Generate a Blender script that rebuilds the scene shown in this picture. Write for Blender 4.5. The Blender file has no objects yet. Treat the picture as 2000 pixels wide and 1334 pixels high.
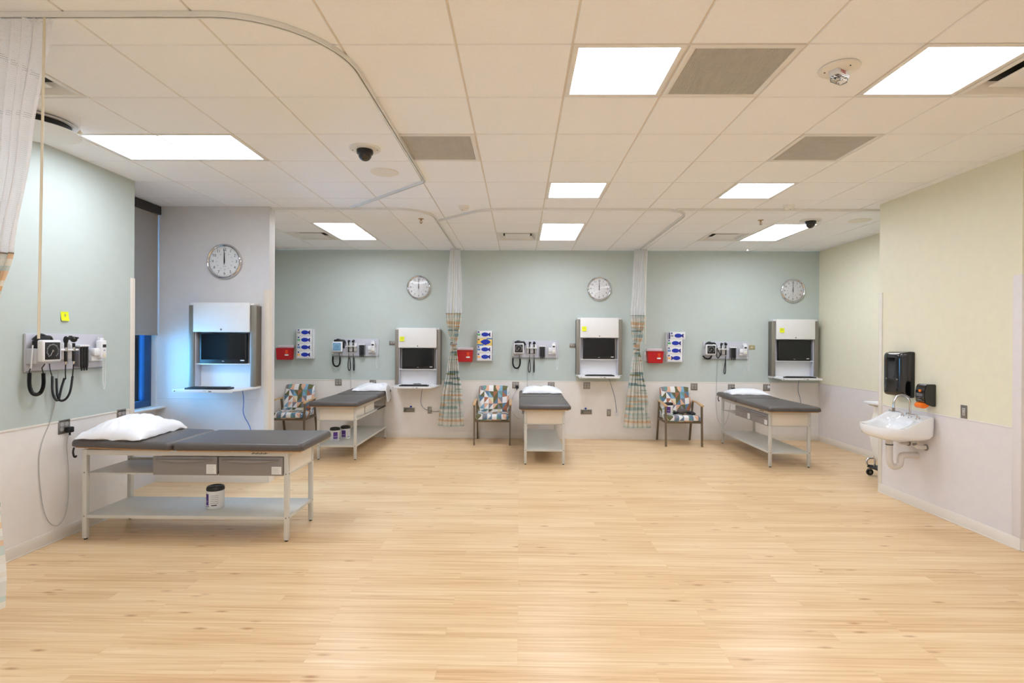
import bpy, bmesh, math, random
from mathutils import Vector, Matrix
PI = math.pi
R = math.radians
sc = bpy.context.scene
COL = sc.collection
random.seed(7)

# ------------------------------------------------------------------ camera, sky, exposure
cam_d = bpy.data.cameras.new('camera')
cam = bpy.data.objects.new('camera', cam_d)
COL.objects.link(cam)
sc.camera = cam
cam_d.sensor_width = 36.0
cam_d.lens = 1053.5 / 2000 * 36.0
cam_d.clip_start = 0.05
CAM_H = 1.655
YAW, PITCH, ROLL = 0.01357, -0.0005, 0.00551
cam.matrix_world = (Matrix.Translation((0, 0, CAM_H)) @ Matrix.Rotation(YAW, 4, 'Z') @
                    Matrix.Rotation(PI / 2 + PITCH, 4, 'X') @ Matrix.Rotation(ROLL, 4, 'Z'))

world = bpy.data.worlds.new('world')
sc.world = world
world.use_nodes = True
bg = world.node_tree.nodes['Background']
bg.inputs[0].default_value = (0.45, 0.71, 1.0, 1)      # overcast blue daylight, enters only by the window
bg.inputs[1].default_value = 19.0
LIGHT = 15.0                                            # radiance of the ceiling lenses
sc.view_settings.view_transform = 'Standard'
sc.view_settings.look = 'None'
sc.view_settings.exposure = 0.30
sc.view_settings.gamma = 1.0
sc.view_settings.use_curve_mapping = False

CE = 3.2045            # ceiling height
W2 = 0.6096            # ceiling module
GX, GY = -0.3396, 2.8164
XL, XR = -3.78, 4.02   # near side walls
YB = 9.20              # back wall

# ------------------------------------------------------------------ materials
def lin(c):
    c = c / 255.0
    return c / 12.92 if c <= 0.04045 else ((c + 0.055) / 1.055) ** 2.4
def L4(rgb): return (lin(rgb[0]), lin(rgb[1]), lin(rgb[2]), 1.0)

def nd(nt, typ, ins=None, **props):
    n = nt.nodes.new(typ)
    for k, v in props.items(): setattr(n, k, v)
    for k, v in (ins or {}).items():
        s = n.inputs[k]
        if isinstance(v, bpy.types.NodeSocket): nt.links.new(v, s)
        else: s.default_value = v
    return n
def newmat(name):
    m = bpy.data.materials.new(name); m.use_nodes = True
    nt = m.node_tree
    return m, nt, nt.nodes['Principled BSDF']
MATS = {}
def P(name, rgb, rough=0.5, metal=0.0, var=0.04, scale=12.0, bump=0.0, bscale=200.0, coat=0.0, spec=0.5):
    if name in MATS: return MATS[name]
    m, nt, b = newmat(name)
    tc = nd(nt, 'ShaderNodeTexCoord')
    nz = nd(nt, 'ShaderNodeTexNoise', {'Vector': tc.outputs['Object'], 'Scale': scale, 'Detail': 3.0})
    c = L4(rgb)
    lo = tuple(max(0, x * (1 - var)) for x in c[:3]) + (1,)
    hi = tuple(min(1, x * (1 + var)) for x in c[:3]) + (1,)
    mx = nd(nt, 'ShaderNodeMix', {'Factor': nz.outputs['Fac'], 'A': lo, 'B': hi}, data_type='RGBA') if False else None
    r = nd(nt, 'ShaderNodeValToRGB', {'Fac': nz.outputs['Fac']})
    r.color_ramp.elements[0].position = 0.3; r.color_ramp.elements[0].color = lo
    r.color_ramp.elements[1].position = 0.7; r.color_ramp.elements[1].color = hi
    nt.links.new(r.outputs['Color'], b.inputs['Base Color'])
    b.inputs['Roughness'].default_value = rough
    b.inputs['Metallic'].default_value = metal
    b.inputs['Specular IOR Level'].default_value = spec
    if coat: b.inputs['Coat Weight'].default_value = coat; b.inputs['Coat Roughness'].default_value = 0.05
    if bump:
        n2 = nd(nt, 'ShaderNodeTexNoise', {'Vector': tc.outputs['Object'], 'Scale': bscale, 'Detail': 2.0})
        bp = nd(nt, 'ShaderNodeBump', {'Height': n2.outputs['Fac'], 'Strength': bump, 'Distance': 0.002})
        nt.links.new(bp.outputs['Normal'], b.inputs['Normal'])
    MATS[name] = m
    return m
def emis(name, rgb, strength):
    m, nt, b = newmat(name)
    b.inputs['Base Color'].default_value = (0.8, 0.8, 0.8, 1)
    b.inputs['Emission Color'].default_value = tuple(rgb) + (1,)
    b.inputs['Emission Strength'].default_value = strength
    return m
def clear(name, tint=(1, 1, 1), gloss=0.12):
    m, nt, b = newmat(name)
    nt.nodes.remove(b)
    out = nt.nodes['Material Output']
    t = nd(nt, 'ShaderNodeBsdfTransparent', {'Color': tint + (1,)})
    g = nd(nt, 'ShaderNodeBsdfGlossy', {'Roughness': 0.03})
    fr = nd(nt, 'ShaderNodeFresnel', {'IOR': 1.45})
    mx = nd(nt, 'ShaderNodeMixShader', {0: fr.outputs[0], 1: t.outputs[0], 2: g.outputs[0]})
    nt.links.new(mx.outputs[0], out.inputs['Surface'])
    return m
def ramp_const(nt, fac, stops):
    r = nd(nt, 'ShaderNodeValToRGB', {'Fac': fac})
    cr = r.color_ramp; cr.interpolation = 'CONSTANT'
    cr.elements[0].position = 0; cr.elements[0].color = L4(stops[0][1])
    cr.elements[1].position = stops[1][0]; cr.elements[1].color = L4(stops[1][1])
    for p, c in stops[2:]:
        e = cr.elements.new(p); e.color = L4(c)
    return r
def math_n(nt, op, a, b=None, c=None):
    ins = {0: a}
    if b is not None: ins[1] = b
    if c is not None: ins[2] = c
    return nd(nt, 'ShaderNodeMath', ins, operation=op).outputs[0]

def floor_material():
    m, nt, b = newmat('maple_plank_floor')
    tc = nd(nt, 'ShaderNodeTexCoord').outputs['Object']
    br = nd(nt, 'ShaderNodeTexBrick', {'Vector': tc, 'Color1': (0, 0, 0, 1), 'Color2': (1, 1, 1, 1), 'Mortar': (0.4, 0.4, 0.4, 1), 'Scale': 1.0,
            'Mortar Size': 0.0008, 'Mortar Smooth': 0.3, 'Bias': 0.0, 'Brick Width': 1.1, 'Row Height': 0.125}, offset=0.37, offset_frequency=3)
    sep = nd(nt, 'ShaderNodeSeparateXYZ', {0: tc})
    offy = nd(nt, 'ShaderNodeSeparateColor', {0: br.outputs['Color']}).outputs[0]
    big = math_n(nt, 'MULTIPLY', offy, 13.0)
    v1 = nd(nt, 'ShaderNodeCombineXYZ', {0: math_n(nt, 'MULTIPLY', sep.outputs[0], 1.3), 1: math_n(nt, 'MULTIPLY', sep.outputs[1], 46.0), 2: big})
    g1 = nd(nt, 'ShaderNodeTexNoise', {'Vector': v1.outputs[0], 'Scale': 1.0, 'Detail': 5.0, 'Roughness': 0.6, 'Distortion': 0.6})
    v2 = nd(nt, 'ShaderNodeCombineXYZ', {0: math_n(nt, 'MULTIPLY', sep.outputs[0], 4.0), 1: math_n(nt, 'MULTIPLY', sep.outputs[1], 13.0), 2: big})
    g2 = nd(nt, 'ShaderNodeTexVoronoi', {'Vector': v2.outputs[0], 'Scale': 1.0, 'Randomness': 1.0})
    knot = nd(nt, 'ShaderNodeMapRange', {'Value': g2.outputs['Distance'], 'From Min': 0.03, 'From Max': 0.22, 'To Min': 1.0, 'To Max': 0.0}).outputs[0]
    rnd = nd(nt, 'ShaderNodeSeparateColor', {0: g2.outputs['Color']}).outputs[0]
    knot = math_n(nt, 'MULTIPLY', knot, math_n(nt, 'GREATER_THAN', rnd, 0.68))
    g3 = nd(nt, 'ShaderNodeTexNoise', {'Vector': tc, 'Scale': 0.9, 'Detail': 2.0})
    f = math_n(nt, 'ADD', math_n(nt, 'MULTIPLY', g1.outputs['Fac'], 0.75), math_n(nt, 'MULTIPLY', offy, 0.12))
    f = math_n(nt, 'ADD', f, math_n(nt, 'MULTIPLY', g3.outputs['Fac'], 0.18))
    r = nd(nt, 'ShaderNodeValToRGB', {'Fac': f})
    cr = r.color_ramp
    cr.elements[0].position = 0.27; cr.elements[0].color = L4(FLOOR_HI)
    cr.elements[1].position = 0.80; cr.elements[1].color = L4(FLOOR_LO)
    e = cr.elements.new(0.52); e.color = L4(FLOOR_MID)
    mx = nd(nt, 'ShaderNodeMixRGB', {'Fac': math_n(nt, 'MULTIPLY', knot, 0.8), 'Color1': r.outputs[0], 'Color2': L4((165, 108, 62))})
    mo = nd(nt, 'ShaderNodeMixRGB', {'Fac': math_n(nt, 'MULTIPLY', br.outputs['Fac'], 0.22), 'Color1': mx.outputs[0], 'Color2': L4((170, 125, 80))})
    nt.links.new(mo.outputs[0], b.inputs['Base Color'])
    b.inputs['Roughness'].default_value = 0.33
    b.inputs['Specular IOR Level'].default_value = 0.35
    bp = nd(nt, 'ShaderNodeBump', {'Height': g1.outputs['Fac'], 'Strength': 0.08, 'Distance': 0.002})
    nt.links.new(bp.outputs['Normal'], b.inputs['Normal'])
    return m
FLOOR_HI, FLOOR_MID, FLOOR_LO = (243, 220, 182), (228, 194, 148), (194, 146, 94)

def chair_fabric():
    m, nt, b = newmat('geometric_triangle_upholstery')
    sep = nd(nt, 'ShaderNodeSeparateXYZ', {0: nd(nt, 'ShaderNodeTexCoord').outputs['Object']})
    u = math_n(nt, 'MULTIPLY', math_n(nt, 'ADD', sep.outputs[0], 5.02), 1 / 0.076)
    v = math_n(nt, 'MULTIPLY', math_n(nt, 'ADD', math_n(nt, 'SUBTRACT', sep.outputs[2], sep.outputs[1]), 5.0), 1 / 0.076)
    fu, fv = math_n(nt, 'FLOOR', u), math_n(nt, 'FLOOR', v)
    ru, rv = math_n(nt, 'FRACT', u), math_n(nt, 'FRACT', v)
    cell = nd(nt, 'ShaderNodeCombineXYZ', {0: fu, 1: fv})
    wn = nd(nt, 'ShaderNodeTexWhiteNoise', {'Vector': cell.outputs[0]}, noise_dimensions='2D').outputs['Value']
    flip = math_n(nt, 'GREATER_THAN', wn, 0.5)
    inv = math_n(nt, 'SUBTRACT', 1.0, ru)
    uu = math_n(nt, 'ADD', math_n(nt, 'MULTIPLY', ru, flip), math_n(nt, 'MULTIPLY', inv, math_n(nt, 'SUBTRACT', 1.0, flip)))
    half = math_n(nt, 'GREATER_THAN', uu, rv)
    idv = nd(nt, 'ShaderNodeCombineXYZ', {0: fu, 1: fv, 2: math_n(nt, 'ADD', half, 3.3)})
    w2 = nd(nt, 'ShaderNodeTexWhiteNoise', {'Vector': idv.outputs[0]}, noise_dimensions='3D').outputs['Value']
    r = ramp_const(nt, w2, [(0, (232, 230, 228)), (.33, (92, 122, 148)), (.45, (128, 170, 196)), (.54, (98, 98, 62)),
                            (.65, (165, 106, 78)), (.75, (222, 176, 148)), (.83, (128, 126, 134)), (.90, (224, 216, 182)), (.95, (108, 152, 146))])
    nt.links.new(r.outputs[0], b.inputs['Base Color'])
    b.inputs['Roughness'].default_value = 0.75
    return m
def curtain_fabric():
    m, nt, b = newmat('striped_curtain_fabric')
    uv = nd(nt, 'ShaderNodeSeparateXYZ', {0: nd(nt, 'ShaderNodeTexCoord').outputs['UV']})
    u, v = uv.outputs[0], uv.outputs[1]
    vv = nd(nt, 'ShaderNodeCombineXYZ', {0: math_n(nt, 'MULTIPLY', u, 0.12), 1: math_n(nt, 'MULTIPLY', v, 9.0)})
    wob = nd(nt, 'ShaderNodeTexNoise', {'Vector': vv.outputs[0], 'Scale': 1.0, 'Detail': 1.0}).outputs['Fac']
    row = math_n(nt, 'FLOOR', math_n(nt, 'ADD', math_n(nt, 'MULTIPLY', v, 34.0), math_n(nt, 'MULTIPLY', wob, 3.5)))
    cu = math_n(nt, 'FLOOR', math_n(nt, 'ADD', math_n(nt, 'MULTIPLY', u, 0.35), math_n(nt, 'MULTIPLY', row, 0.37)))
    w2 = nd(nt, 'ShaderNodeTexWhiteNoise', {'Vector': nd(nt, 'ShaderNodeCombineXYZ', {0: cu, 1: row}).outputs[0]}, noise_dimensions='2D').outputs['Value']
    r = ramp_const(nt, w2, [(0, (236, 232, 222)), (.24, (206, 218, 212)), (.42, (226, 226, 220)), (.60, (230, 202, 170)), (.69, (240, 238, 232)),
                            (.80, (150, 174, 176)), (.86, (168, 166, 126)), (.91, (178, 198, 194)), (.97, (222, 180, 136))])
    nt.links.new(r.outputs[0], b.inputs['Base Color'])
    b.inputs['Roughness'].default_value = 0.8
    out = nt.nodes['Material Output']
    tr = nd(nt, 'ShaderNodeBsdfTranslucent', {'Color': r.outputs[0]})
    mx = nd(nt, 'ShaderNodeMixShader', {0: 0.35, 1: b.outputs[0], 2: tr.outputs[0]})
    nt.links.new(mx.outputs[0], out.inputs['Surface'])
    return m
def curtain_net():
    m, nt, b = newmat('white_curtain_netting')
    uv = nd(nt, 'ShaderNodeSeparateXYZ', {0: nd(nt, 'ShaderNodeTexCoord').outputs['UV']})
    k = 105.0
    v = math_n(nt, 'MULTIPLY', uv.outputs[1], k)
    odd = math_n(nt, 'MULTIPLY', math_n(nt, 'MODULO', math_n(nt, 'FLOOR', v), 2.0), 0.5)
    u = math_n(nt, 'ADD', math_n(nt, 'MULTIPLY', uv.outputs[0], k), odd)
    du = math_n(nt, 'SUBTRACT', math_n(nt, 'FRACT', u), 0.5)
    dv = math_n(nt, 'SUBTRACT', math_n(nt, 'FRACT', v), 0.5)
    d = math_n(nt, 'SQRT', math_n(nt, 'ADD', math_n(nt, 'MULTIPLY', du, du), math_n(nt, 'MULTIPLY', dv, dv)))
    hole = math_n(nt, 'LESS_THAN', d, 0.18)
    b.inputs['Base Color'].default_value = L4((246, 246, 248))
    b.inputs['Roughness'].default_value = 0.7
    tl = nd(nt, 'ShaderNodeBsdfTranslucent', {'Color': L4((246, 246, 248))})
    m1 = nd(nt, 'ShaderNodeMixShader', {0: 0.55, 1: b.outputs[0], 2: tl.outputs[0]})
    tp = nd(nt, 'ShaderNodeBsdfTransparent')
    m2 = nd(nt, 'ShaderNodeMixShader', {0: hole, 1: m1.outputs[0], 2: tp.outputs[0]})
    nt.links.new(m2.outputs[0], nt.nodes['Material Output'].inputs['Surface'])
    return m
def shade_material():
    m, nt, b = newmat('roller_shade_cloth')
    b.inputs['Base Color'].default_value = L4((176, 172, 166)); b.inputs['Roughness'].default_value = 0.8
    tl = nd(nt, 'ShaderNodeBsdfTranslucent', {'Color': L4((120, 120, 120))})
    mx = nd(nt, 'ShaderNodeMixShader', {0: 0.25, 1: b.outputs[0], 2: tl.outputs[0]})
    nt.links.new(mx.outputs[0], nt.nodes['Material Output'].inputs['Surface'])
    return m

M_floor = floor_material()
M_teal = P('pale_sea_green_paint', (190, 200, 195), 0.55, var=0.015, bump=0.05)
M_grey = P('light_grey_paint', (220, 219, 220), 0.55, var=0.015, bump=0.05)
M_yellow = P('pale_yellow_paint', (234, 229, 204), 0.55, var=0.015, bump=0.05)
M_wains = P('beige_wall_protection_sheet', (238, 233, 228), 0.5, var=0.015, bump=0.04)
M_wainsr = P('warm_grey_wall_protection_sheet', (230, 224, 222), 0.5, var=0.015, bump=0.04)
M_trim = P('cream_trim', (236, 229, 218), 0.45, var=0.01)
M_guard = P('cream_corner_guard', (228, 219, 206), 0.45, var=0.01)
M_tile = P('ceiling_tile', (246, 248, 252), 0.9, var=0.015, scale=60, bump=0.15, bscale=300)
M_grid = P('ceiling_grid_metal', (224, 216, 206), 0.5, var=0.01)
M_white = P('white_enamel', (232, 231, 229), 0.4, var=0.01)
M_wplast = P('white_plastic', (230, 230, 232), 0.35, var=0.01)
M_gplast = P('pale_grey_plastic', (196, 196, 204), 0.4, var=0.01)
M_dgrey = P('taupe_grey_aluminium', (140, 134, 124), 0.4, 0.3, var=0.02)
M_black = P('black_plastic', (22, 22, 24), 0.4, var=0.05)
M_blackg = P('glossy_black_plastic', (12, 13, 16), 0.12, var=0.05, coat=0.6)
M_screen = P('dark_screen', (6, 9, 14), 0.12, var=0.05)
M_vinyl = P('charcoal_vinyl', (88, 82, 79), 0.42, var=0.04, bump=0.06, bscale=350)
M_frame = P('warm_grey_steel_frame', (208, 206, 198), 0.4, 0.1, var=0.02)
M_panel = P('beige_end_panel', (232, 224, 210), 0.5, var=0.02)
M_drawer = P('taupe_drawer_front', (140, 134, 130), 0.45, var=0.02)
M_ply = P('plywood_edge', (205, 158, 102), 0.6, var=0.12, scale=40)
M_pillow = P('white_cotton', (236, 237, 241), 0.85, var=0.01)
M_steel = P('brushed_stainless', (150, 145, 138), 0.35, 0.8, var=0.04, scale=30)
M_chrome = P('chrome', (215, 215, 218), 0.08, 1.0, var=0.01)
M_socket = P('grey_receptacle', (176, 172, 168), 0.45, var=0.02)
M_red = P('red_plastic', (186, 18, 28), 0.3, var=0.05)
M_orange = P('orange_plastic', (244, 120, 12), 0.4, var=0.02)
M_olabel = P('orange_print', (226, 70, 18), 0.6, var=0.02)
M_blue = P('blue_print', (16, 48, 168), 0.5, var=0.06)
M_lblue = P('light_blue_print', (50, 120, 190), 0.5, var=0.04)
M_green = P('green_print', (40, 165, 80), 0.5, var=0.02)
M_yprint = P('yellow_print', (232, 206, 116), 0.5, var=0.04)
M_gold = P('amber_print', (246, 176, 60), 0.5, var=0.04)
M_navy = P('navy_print', (40, 40, 120), 0.5, var=0.04)
M_dprint = P('dark_print', (40, 40, 44), 0.6, var=0.02)
M_gprint = P('grey_print', (140, 142, 146), 0.6, var=0.02)
M_purple = P('purple_print', (86, 46, 140), 0.5, var=0.03)
M_note = P('fluorescent_yellow_paper', (232, 238, 20), 0.7, var=0.02)
M_wood = P('light_oak', (206, 168, 122), 0.45, var=0.1, scale=30)
M_bronze = P('bronze_powder_coat', (112, 96, 76), 0.4, 0.3, var=0.03)
M_cfab = chair_fabric()
M_curt = curtain_fabric()
M_net = curtain_net()
M_shade = shade_material()
M_winf = P('dark_frame_blue_reflection', (30, 74, 122), 0.35, 0.2, var=0.03)  # dark frame; the blue daylight it reflects is put into its colour
M_valance = P('dark_bronze_valance', (38, 36, 38), 0.45, var=0.03)
M_glass = clear('window_glass', (0.55, 0.85, 1.0))
M_lens = clear('clear_lens', (1, 1, 1))
M_lamp = emis('light_lens', (0.93, 1.0, 1.13), LIGHT)
M_porc = P('white_porcelain', (240, 240, 240), 0.12, var=0.005, coat=0.5)
M_pipe = P('off_white_pipe_cover', (222, 214, 206), 0.45, var=0.02)
M_bag = P('white_linen_bag', (236, 232, 224), 0.8, var=0.02)
M_track = P('satin_aluminium_track', (232, 232, 230), 0.35, 0.0, var=0.02)
M_dark = P('dark_duct_and_gap', (40, 38, 36), 0.8, var=0.05)
M_egg = P('aluminium_eggcrate', (226, 222, 216), 0.45, 0.0, var=0.03)
M_bluec = P('blue_cable_jacket', (40, 100, 190), 0.45, var=0.03)
M_clearc = P('grey_cable_jacket', (176, 174, 172), 0.45, var=0.03)
M_dialblue = P('pale_blue_dial', (110, 160, 195), 0.5, var=0.05)
M_brass = P('brass', (170, 140, 90), 0.3, 0.9, var=0.03)
M_ivory = P('ivory_plastic', (222, 214, 192), 0.45, var=0.01)
M_tan = P('beige_switch_plate', (176, 166, 124), 0.4, 0.3, var=0.02)
M_cream = P('detector_cream', (236, 232, 224), 0.5, var=0.01)

# ------------------------------------------------------------------ mesh builder
class MB:
    def __init__(s): s.bm = bmesh.new(); s.mats = []
    def mi(s, m):
        if m not in s.mats: s.mats.append(m)
        return s.mats.index(m)
    def merge(s, t, mat, M=None):
        if M is not None: bmesh.ops.transform(t, matrix=M, verts=t.verts)
        i = s.mi(mat)
        for f in t.faces: f.material_index = i
        me = bpy.data.meshes.new('tmp'); t.to_mesh(me); t.free()
        s.bm.from_mesh(me); bpy.data.meshes.remove(me)
    def box(s, x0, x1, y0, y1, z0, z1, mat, bev=0, seg=2, M=None):
        t = bmesh.new(); bmesh.ops.create_cube(t, size=1)
        for v in t.verts:
            v.co = Vector((x0 + (v.co.x + .5) * (x1 - x0), y0 + (v.co.y + .5) * (y1 - y0), z0 + (v.co.z + .5) * (z1 - z0)))
        if bev: bmesh.ops.bevel(t, geom=t.edges[:], offset=bev, segments=seg, profile=0.5, affect='EDGES')
        s.merge(t, mat, M)
    def cyl(s, p0, p1, r, mat, seg=20, r2=None, bev=0):
        p0, p1 = Vector(p0), Vector(p1); d = p1 - p0
        t = bmesh.new()
        bmesh.ops.create_cone(t, cap_ends=True, segments=seg, radius1=r, radius2=r if r2 is None else r2, depth=d.length)
        if bev:
            es = [e for e in t.edges if abs(e.verts[0].co.z - e.verts[1].co.z) < 1e-6]
            bmesh.ops.bevel(t, geom=es, offset=bev, segments=2, profile=0.5, affect='EDGES')
        q = Vector((0, 0, 1)).rotation_difference(d.normalized()).to_matrix().to_4x4()
        s.merge(t, mat, Matrix.Translation((p0 + p1) / 2) @ q)
    def sphere(s, c, r, mat, sx=1, sy=1, sz=1, seg=20, M=None):
        t = bmesh.new(); bmesh.ops.create_uvsphere(t, u_segments=seg, v_segments=seg // 2 + 2, radius=r)
        for v in t.verts: v.co = Vector((v.co.x * sx + c[0], v.co.y * sy + c[1], v.co.z * sz + c[2]))
        s.merge(t, mat, M)
    def rings(s, rings, mat, closed=True, cap=True, M=None):
        t = bmesh.new(); vr = [[t.verts.new(p) for p in r] for r in rings]
        n = len(rings[0])
        for a, b in zip(vr, vr[1:]):
            for i in range(n if closed else n - 1):
                j = (i + 1) % n
                t.faces.new((a[i], a[j], b[j], b[i]))
        if cap and closed:
            t.faces.new(list(reversed(vr[0]))); t.faces.new(vr[-1])
        bmesh.ops.recalc_face_normals(t, faces=t.faces)
        s.merge(t, mat, M)
    def tube(s, pts, r, mat, seg=8, smooth=0):
        pts = [Vector(p) for p in pts]
        for _ in range(smooth):
            q = [pts[0]]
            for a, b in zip(pts, pts[1:]): q += [a * .75 + b * .25, a * .25 + b * .75]
            pts = q + [pts[-1]]
        rr = r if callable(r) else (lambda k: r)
        up = Vector((0, 0, 1)); rings = []; prev = None
        for i, p in enumerate(pts):
            d = (pts[min(i + 1, len(pts) - 1)] - pts[max(i - 1, 0)]).normalized()
            if prev is None:
                a = d.cross(up)
                if a.length < 1e-3: a = d.cross(Vector((1, 0, 0)))
            else:
                a = prev - d * prev.dot(d)
            a.normalize(); prev = a; b = d.cross(a)
            k = rr(i / max(1, len(pts) - 1))
            rings.append([p + (a * math.cos(t) + b * math.sin(t)) * k for t in [2 * PI * j / seg for j in range(seg)]])
        s.rings(rings, mat)
    def lathe(s, prof, mat, seg=32, M=None, cap=True):
        s.rings([[(max(r, 1e-4) * math.cos(2 * PI * j / seg), max(r, 1e-4) * math.sin(2 * PI * j / seg), z) for j in range(seg)] for r, z in prof], mat, M=M, cap=cap)
    def prism(s, poly, z0, z1, mat, M=None, bev=0):
        t = bmesh.new()
        vs = [t.verts.new((x, y, z0)) for x, y in poly]; f = t.faces.new(vs)
        r = bmesh.ops.extrude_face_region(t, geom=[f])
        for v in [g for g in r['geom'] if isinstance(g, bmesh.types.BMVert)]: v.co.z = z1
        bmesh.ops.recalc_face_normals(t, faces=t.faces)
        if bev: bmesh.ops.bevel(t, geom=t.edges[:], offset=bev, segments=2, profile=0.5, affect='EDGES')
        s.merge(t, mat, M)
    def text(s, txt, size, mat, M, depth=0.0004):
        cu = bpy.data.curves.new('t', 'FONT'); cu.body = txt; cu.size = size; cu.extrude = depth
        cu.align_x = 'CENTER'; cu.align_y = 'CENTER'; cu.resolution_u = 3
        o = bpy.data.objects.new('t', cu); COL.objects.link(o)
        dg = bpy.context.evaluated_depsgraph_get()
        me = bpy.data.meshes.new_from_object(o.evaluated_get(dg))
        bpy.data.objects.remove(o); bpy.data.curves.remove(cu)
        t = bmesh.new(); t.from_mesh(me); bpy.data.meshes.remove(me)
        s.merge(t, mat, M)
    def build(s, name, parent=None, sharp=38):
        me = bpy.data.meshes.new(name); s.bm.to_mesh(me); s.bm.free()
        for m in s.mats: me.materials.append(m)
        for p in me.polygons: p.use_smooth = True
        me.set_sharp_from_angle(angle=R(sharp))
        o = bpy.data.objects.new(name, me); COL.objects.link(o)
        if parent: o.parent = parent
        return o

FRONT = Matrix.Rotation(PI / 2, 4, 'X')       # drawing plane xy -> xz facing -y ; z -> -y
def at(x, y, z, M=FRONT): return Matrix.Translation((x, y, z)) @ M

def tag(o, label, cat, group=None, kind=None):
    o['label'] = label; o['category'] = cat
    if group: o['group'] = group
    if kind: o['kind'] = kind
    return o
def thing(name, label, cat, loc=(0, 0, 0), rz=0, group=None):
    o = bpy.data.objects.new(name, None); COL.objects.link(o)
    o.empty_display_size = 0.1
    o.location = loc; o.rotation_euler = (0, 0, rz)
    return tag(o, label, cat, group)
def dup(root, loc, rz, label, group=None):
    r = root.copy(); COL.objects.link(r); r.location = loc; r.rotation_euler = (0, 0, rz)
    r['label'] = label
    if group: r['group'] = group
    for ch in list(root.children):
        c = ch.copy(); COL.objects.link(c); c.parent = r
        for g in list(ch.children):
            d = g.copy(); COL.objects.link(d); d.parent = c
    return r
def place(o, loc, rz=0): o.location = loc; o.rotation_euler = (0, 0, rz); return o
def struct(mb, name, label, cat):
    return tag(mb.build(name), label, cat, kind='structure')

# ------------------------------------------------------------------ floor and walls
X0, X1, Y0 = -4.37, 5.22, -3.6
m = MB(); m.box(X0, X1, Y0, YB + .15, -0.1, 0, M_floor); struct(m, 'floor', 'light maple plank vinyl floor across the room', 'floor')
RAIL = 0.972
def wall(m, x0, x1, y0, y1, up, lo, z1=CE + 0.05):
    m.box(x0, x1, y0, y1, RAIL, z1, up); m.box(x0, x1, y0, y1, 0, RAIL, lo)
m = MB(); wall(m, X0, XL, Y0, 5.24, M_teal, M_wains); struct(m, 'wall_left', 'pale green near left wall above beige wainscot', 'wall')
m = MB(); wall(m, X0, -2.905, 6.22, 6.36, M_grey, M_grey); struct(m, 'wall_partition', 'light grey partition wall with clock and computer cabinet', 'wall')
m = MB(); wall(m, X0 - .15, X0 + .15, 6.36, YB, M_teal, M_wains); struct(m, 'wall_bay', 'side wall of the rear left bay behind the partition', 'wall')
m = MB(); wall(m, X0 - .15, X1 + .15, YB, YB + .15, M_teal, M_wains); struct(m, 'wall_back', 'sea green back wall above beige wainscot', 'wall')
m = MB(); wall(m, 5.07, X1 + .15, 6.08, YB, M_yellow, M_wainsr); struct(m, 'wall_right_bay', 'yellow side wall of the rear right bay', 'wall')
m = MB(); wall(m, XR, X1 + .15, 4.37, 6.08, M_yellow, M_wainsr); struct(m, 'wall_right', 'pale yellow near right wall carrying the sink', 'wall')
m = MB(); wall(m, X1, X1 + .15, Y0, 4.37, M_yellow, M_wainsr); struct(m, 'wall_side', 'right wall beside the viewer, out of frame', 'wall')
m = MB(); wall(m, X0 - .15, X1 + .15, Y0 - .15, Y0, M_grey, M_wains); struct(m, 'wall_rear', 'rear wall behind the viewer', 'wall')
# window wall of the alcove, with its opening
WX = -4.22
m = MB()
for (a, b, c, d) in ((5.24, 6.22, 0, .86), (5.24, 6.22, 3.12, CE + .05), (5.24, 5.33, .86, 3.12), (6.205, 6.22, .86, 3.12)):
    m.box(X0, WX, a, b, c, d, M_grey)
struct(m, 'wall_window', 'grey alcove wall around the window', 'wall')
m = MB()
for (a, b, c, d) in ((5.33, 6.205, .88, .95), (5.33, 6.205, 3.05, 3.12), (5.33, 5.40, .95, 3.05), (6.09, 6.205, .95, 3.05)):
    m.box(WX - .13, WX - .05, a, b, c, d, M_winf, bev=.004)
wf = struct(m, 'window_1', 'tall window in dark frame with painted blue reflection at the end of the alcove', 'window')
m = MB(); m.box(WX - .095, WX - .089, 5.39, 6.135, .93, 3.06, M_glass); m.build('window_pane', wf)
m = MB(); m.box(WX - .15, WX + .115, 5.26, 6.22, .86, .88, M_white, bev=.004); struct(m, 'trim_1', 'white window sill ledge in the alcove', 'window sill')
t = thing('roller_shade', 'grey roller shade pulled down over the upper alcove window', 'window shade', (WX + .02, 5.78, 3.1))
m = MB(); m.box(-.002, .002, -.42, .42, -1.38, .02, M_shade); m.build('shade_cloth', t)
m = MB(); m.box(-.008, .008, -.42, .42, -1.40, -1.375, M_shade, bev=.004); m.build('hem_bar', t)
m = MB(); m.box(-.018, .03, -.44, .437, .0, .095, M_valance, bev=.003); m.build('valance', t)

# rails, baseboards, corner guards
def strip(name, label, segs, mat, z0, z1, th, cat='trim', lip=0):
    m = MB()
    for (xa, ya, xb, yb) in segs:
        d = Vector((xb - xa, yb - ya)); n = Vector((-d.y, d.x)).normalized()
        M = Matrix.Translation((xa, ya, 0)) @ Matrix.Rotation(math.atan2(d.y, d.x), 4, 'Z')
        m.box(0, d.length, 0, th, z0, z1, mat, bev=min(th, .004) * .45, M=M)
        if lip: m.box(0, d.length, 0, th + .006, z0, z0 + .008, mat, bev=.002, M=M)
    return struct(m, name, label, cat)
BH = .098
strip('baseboard_left', 'cream baseboard along the near left wall', [(XL, 5.24, XL, Y0)], M_trim, 0, BH, .006, 'baseboard', 1)
strip('baseboard_partition', 'pale baseboard under the grey partition wall', [(-2.905, 6.22, -4.22, 6.22), (-2.905, 6.36, -2.905, 6.22)], M_trim, 0, BH, .006, 'baseboard', 1)
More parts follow.
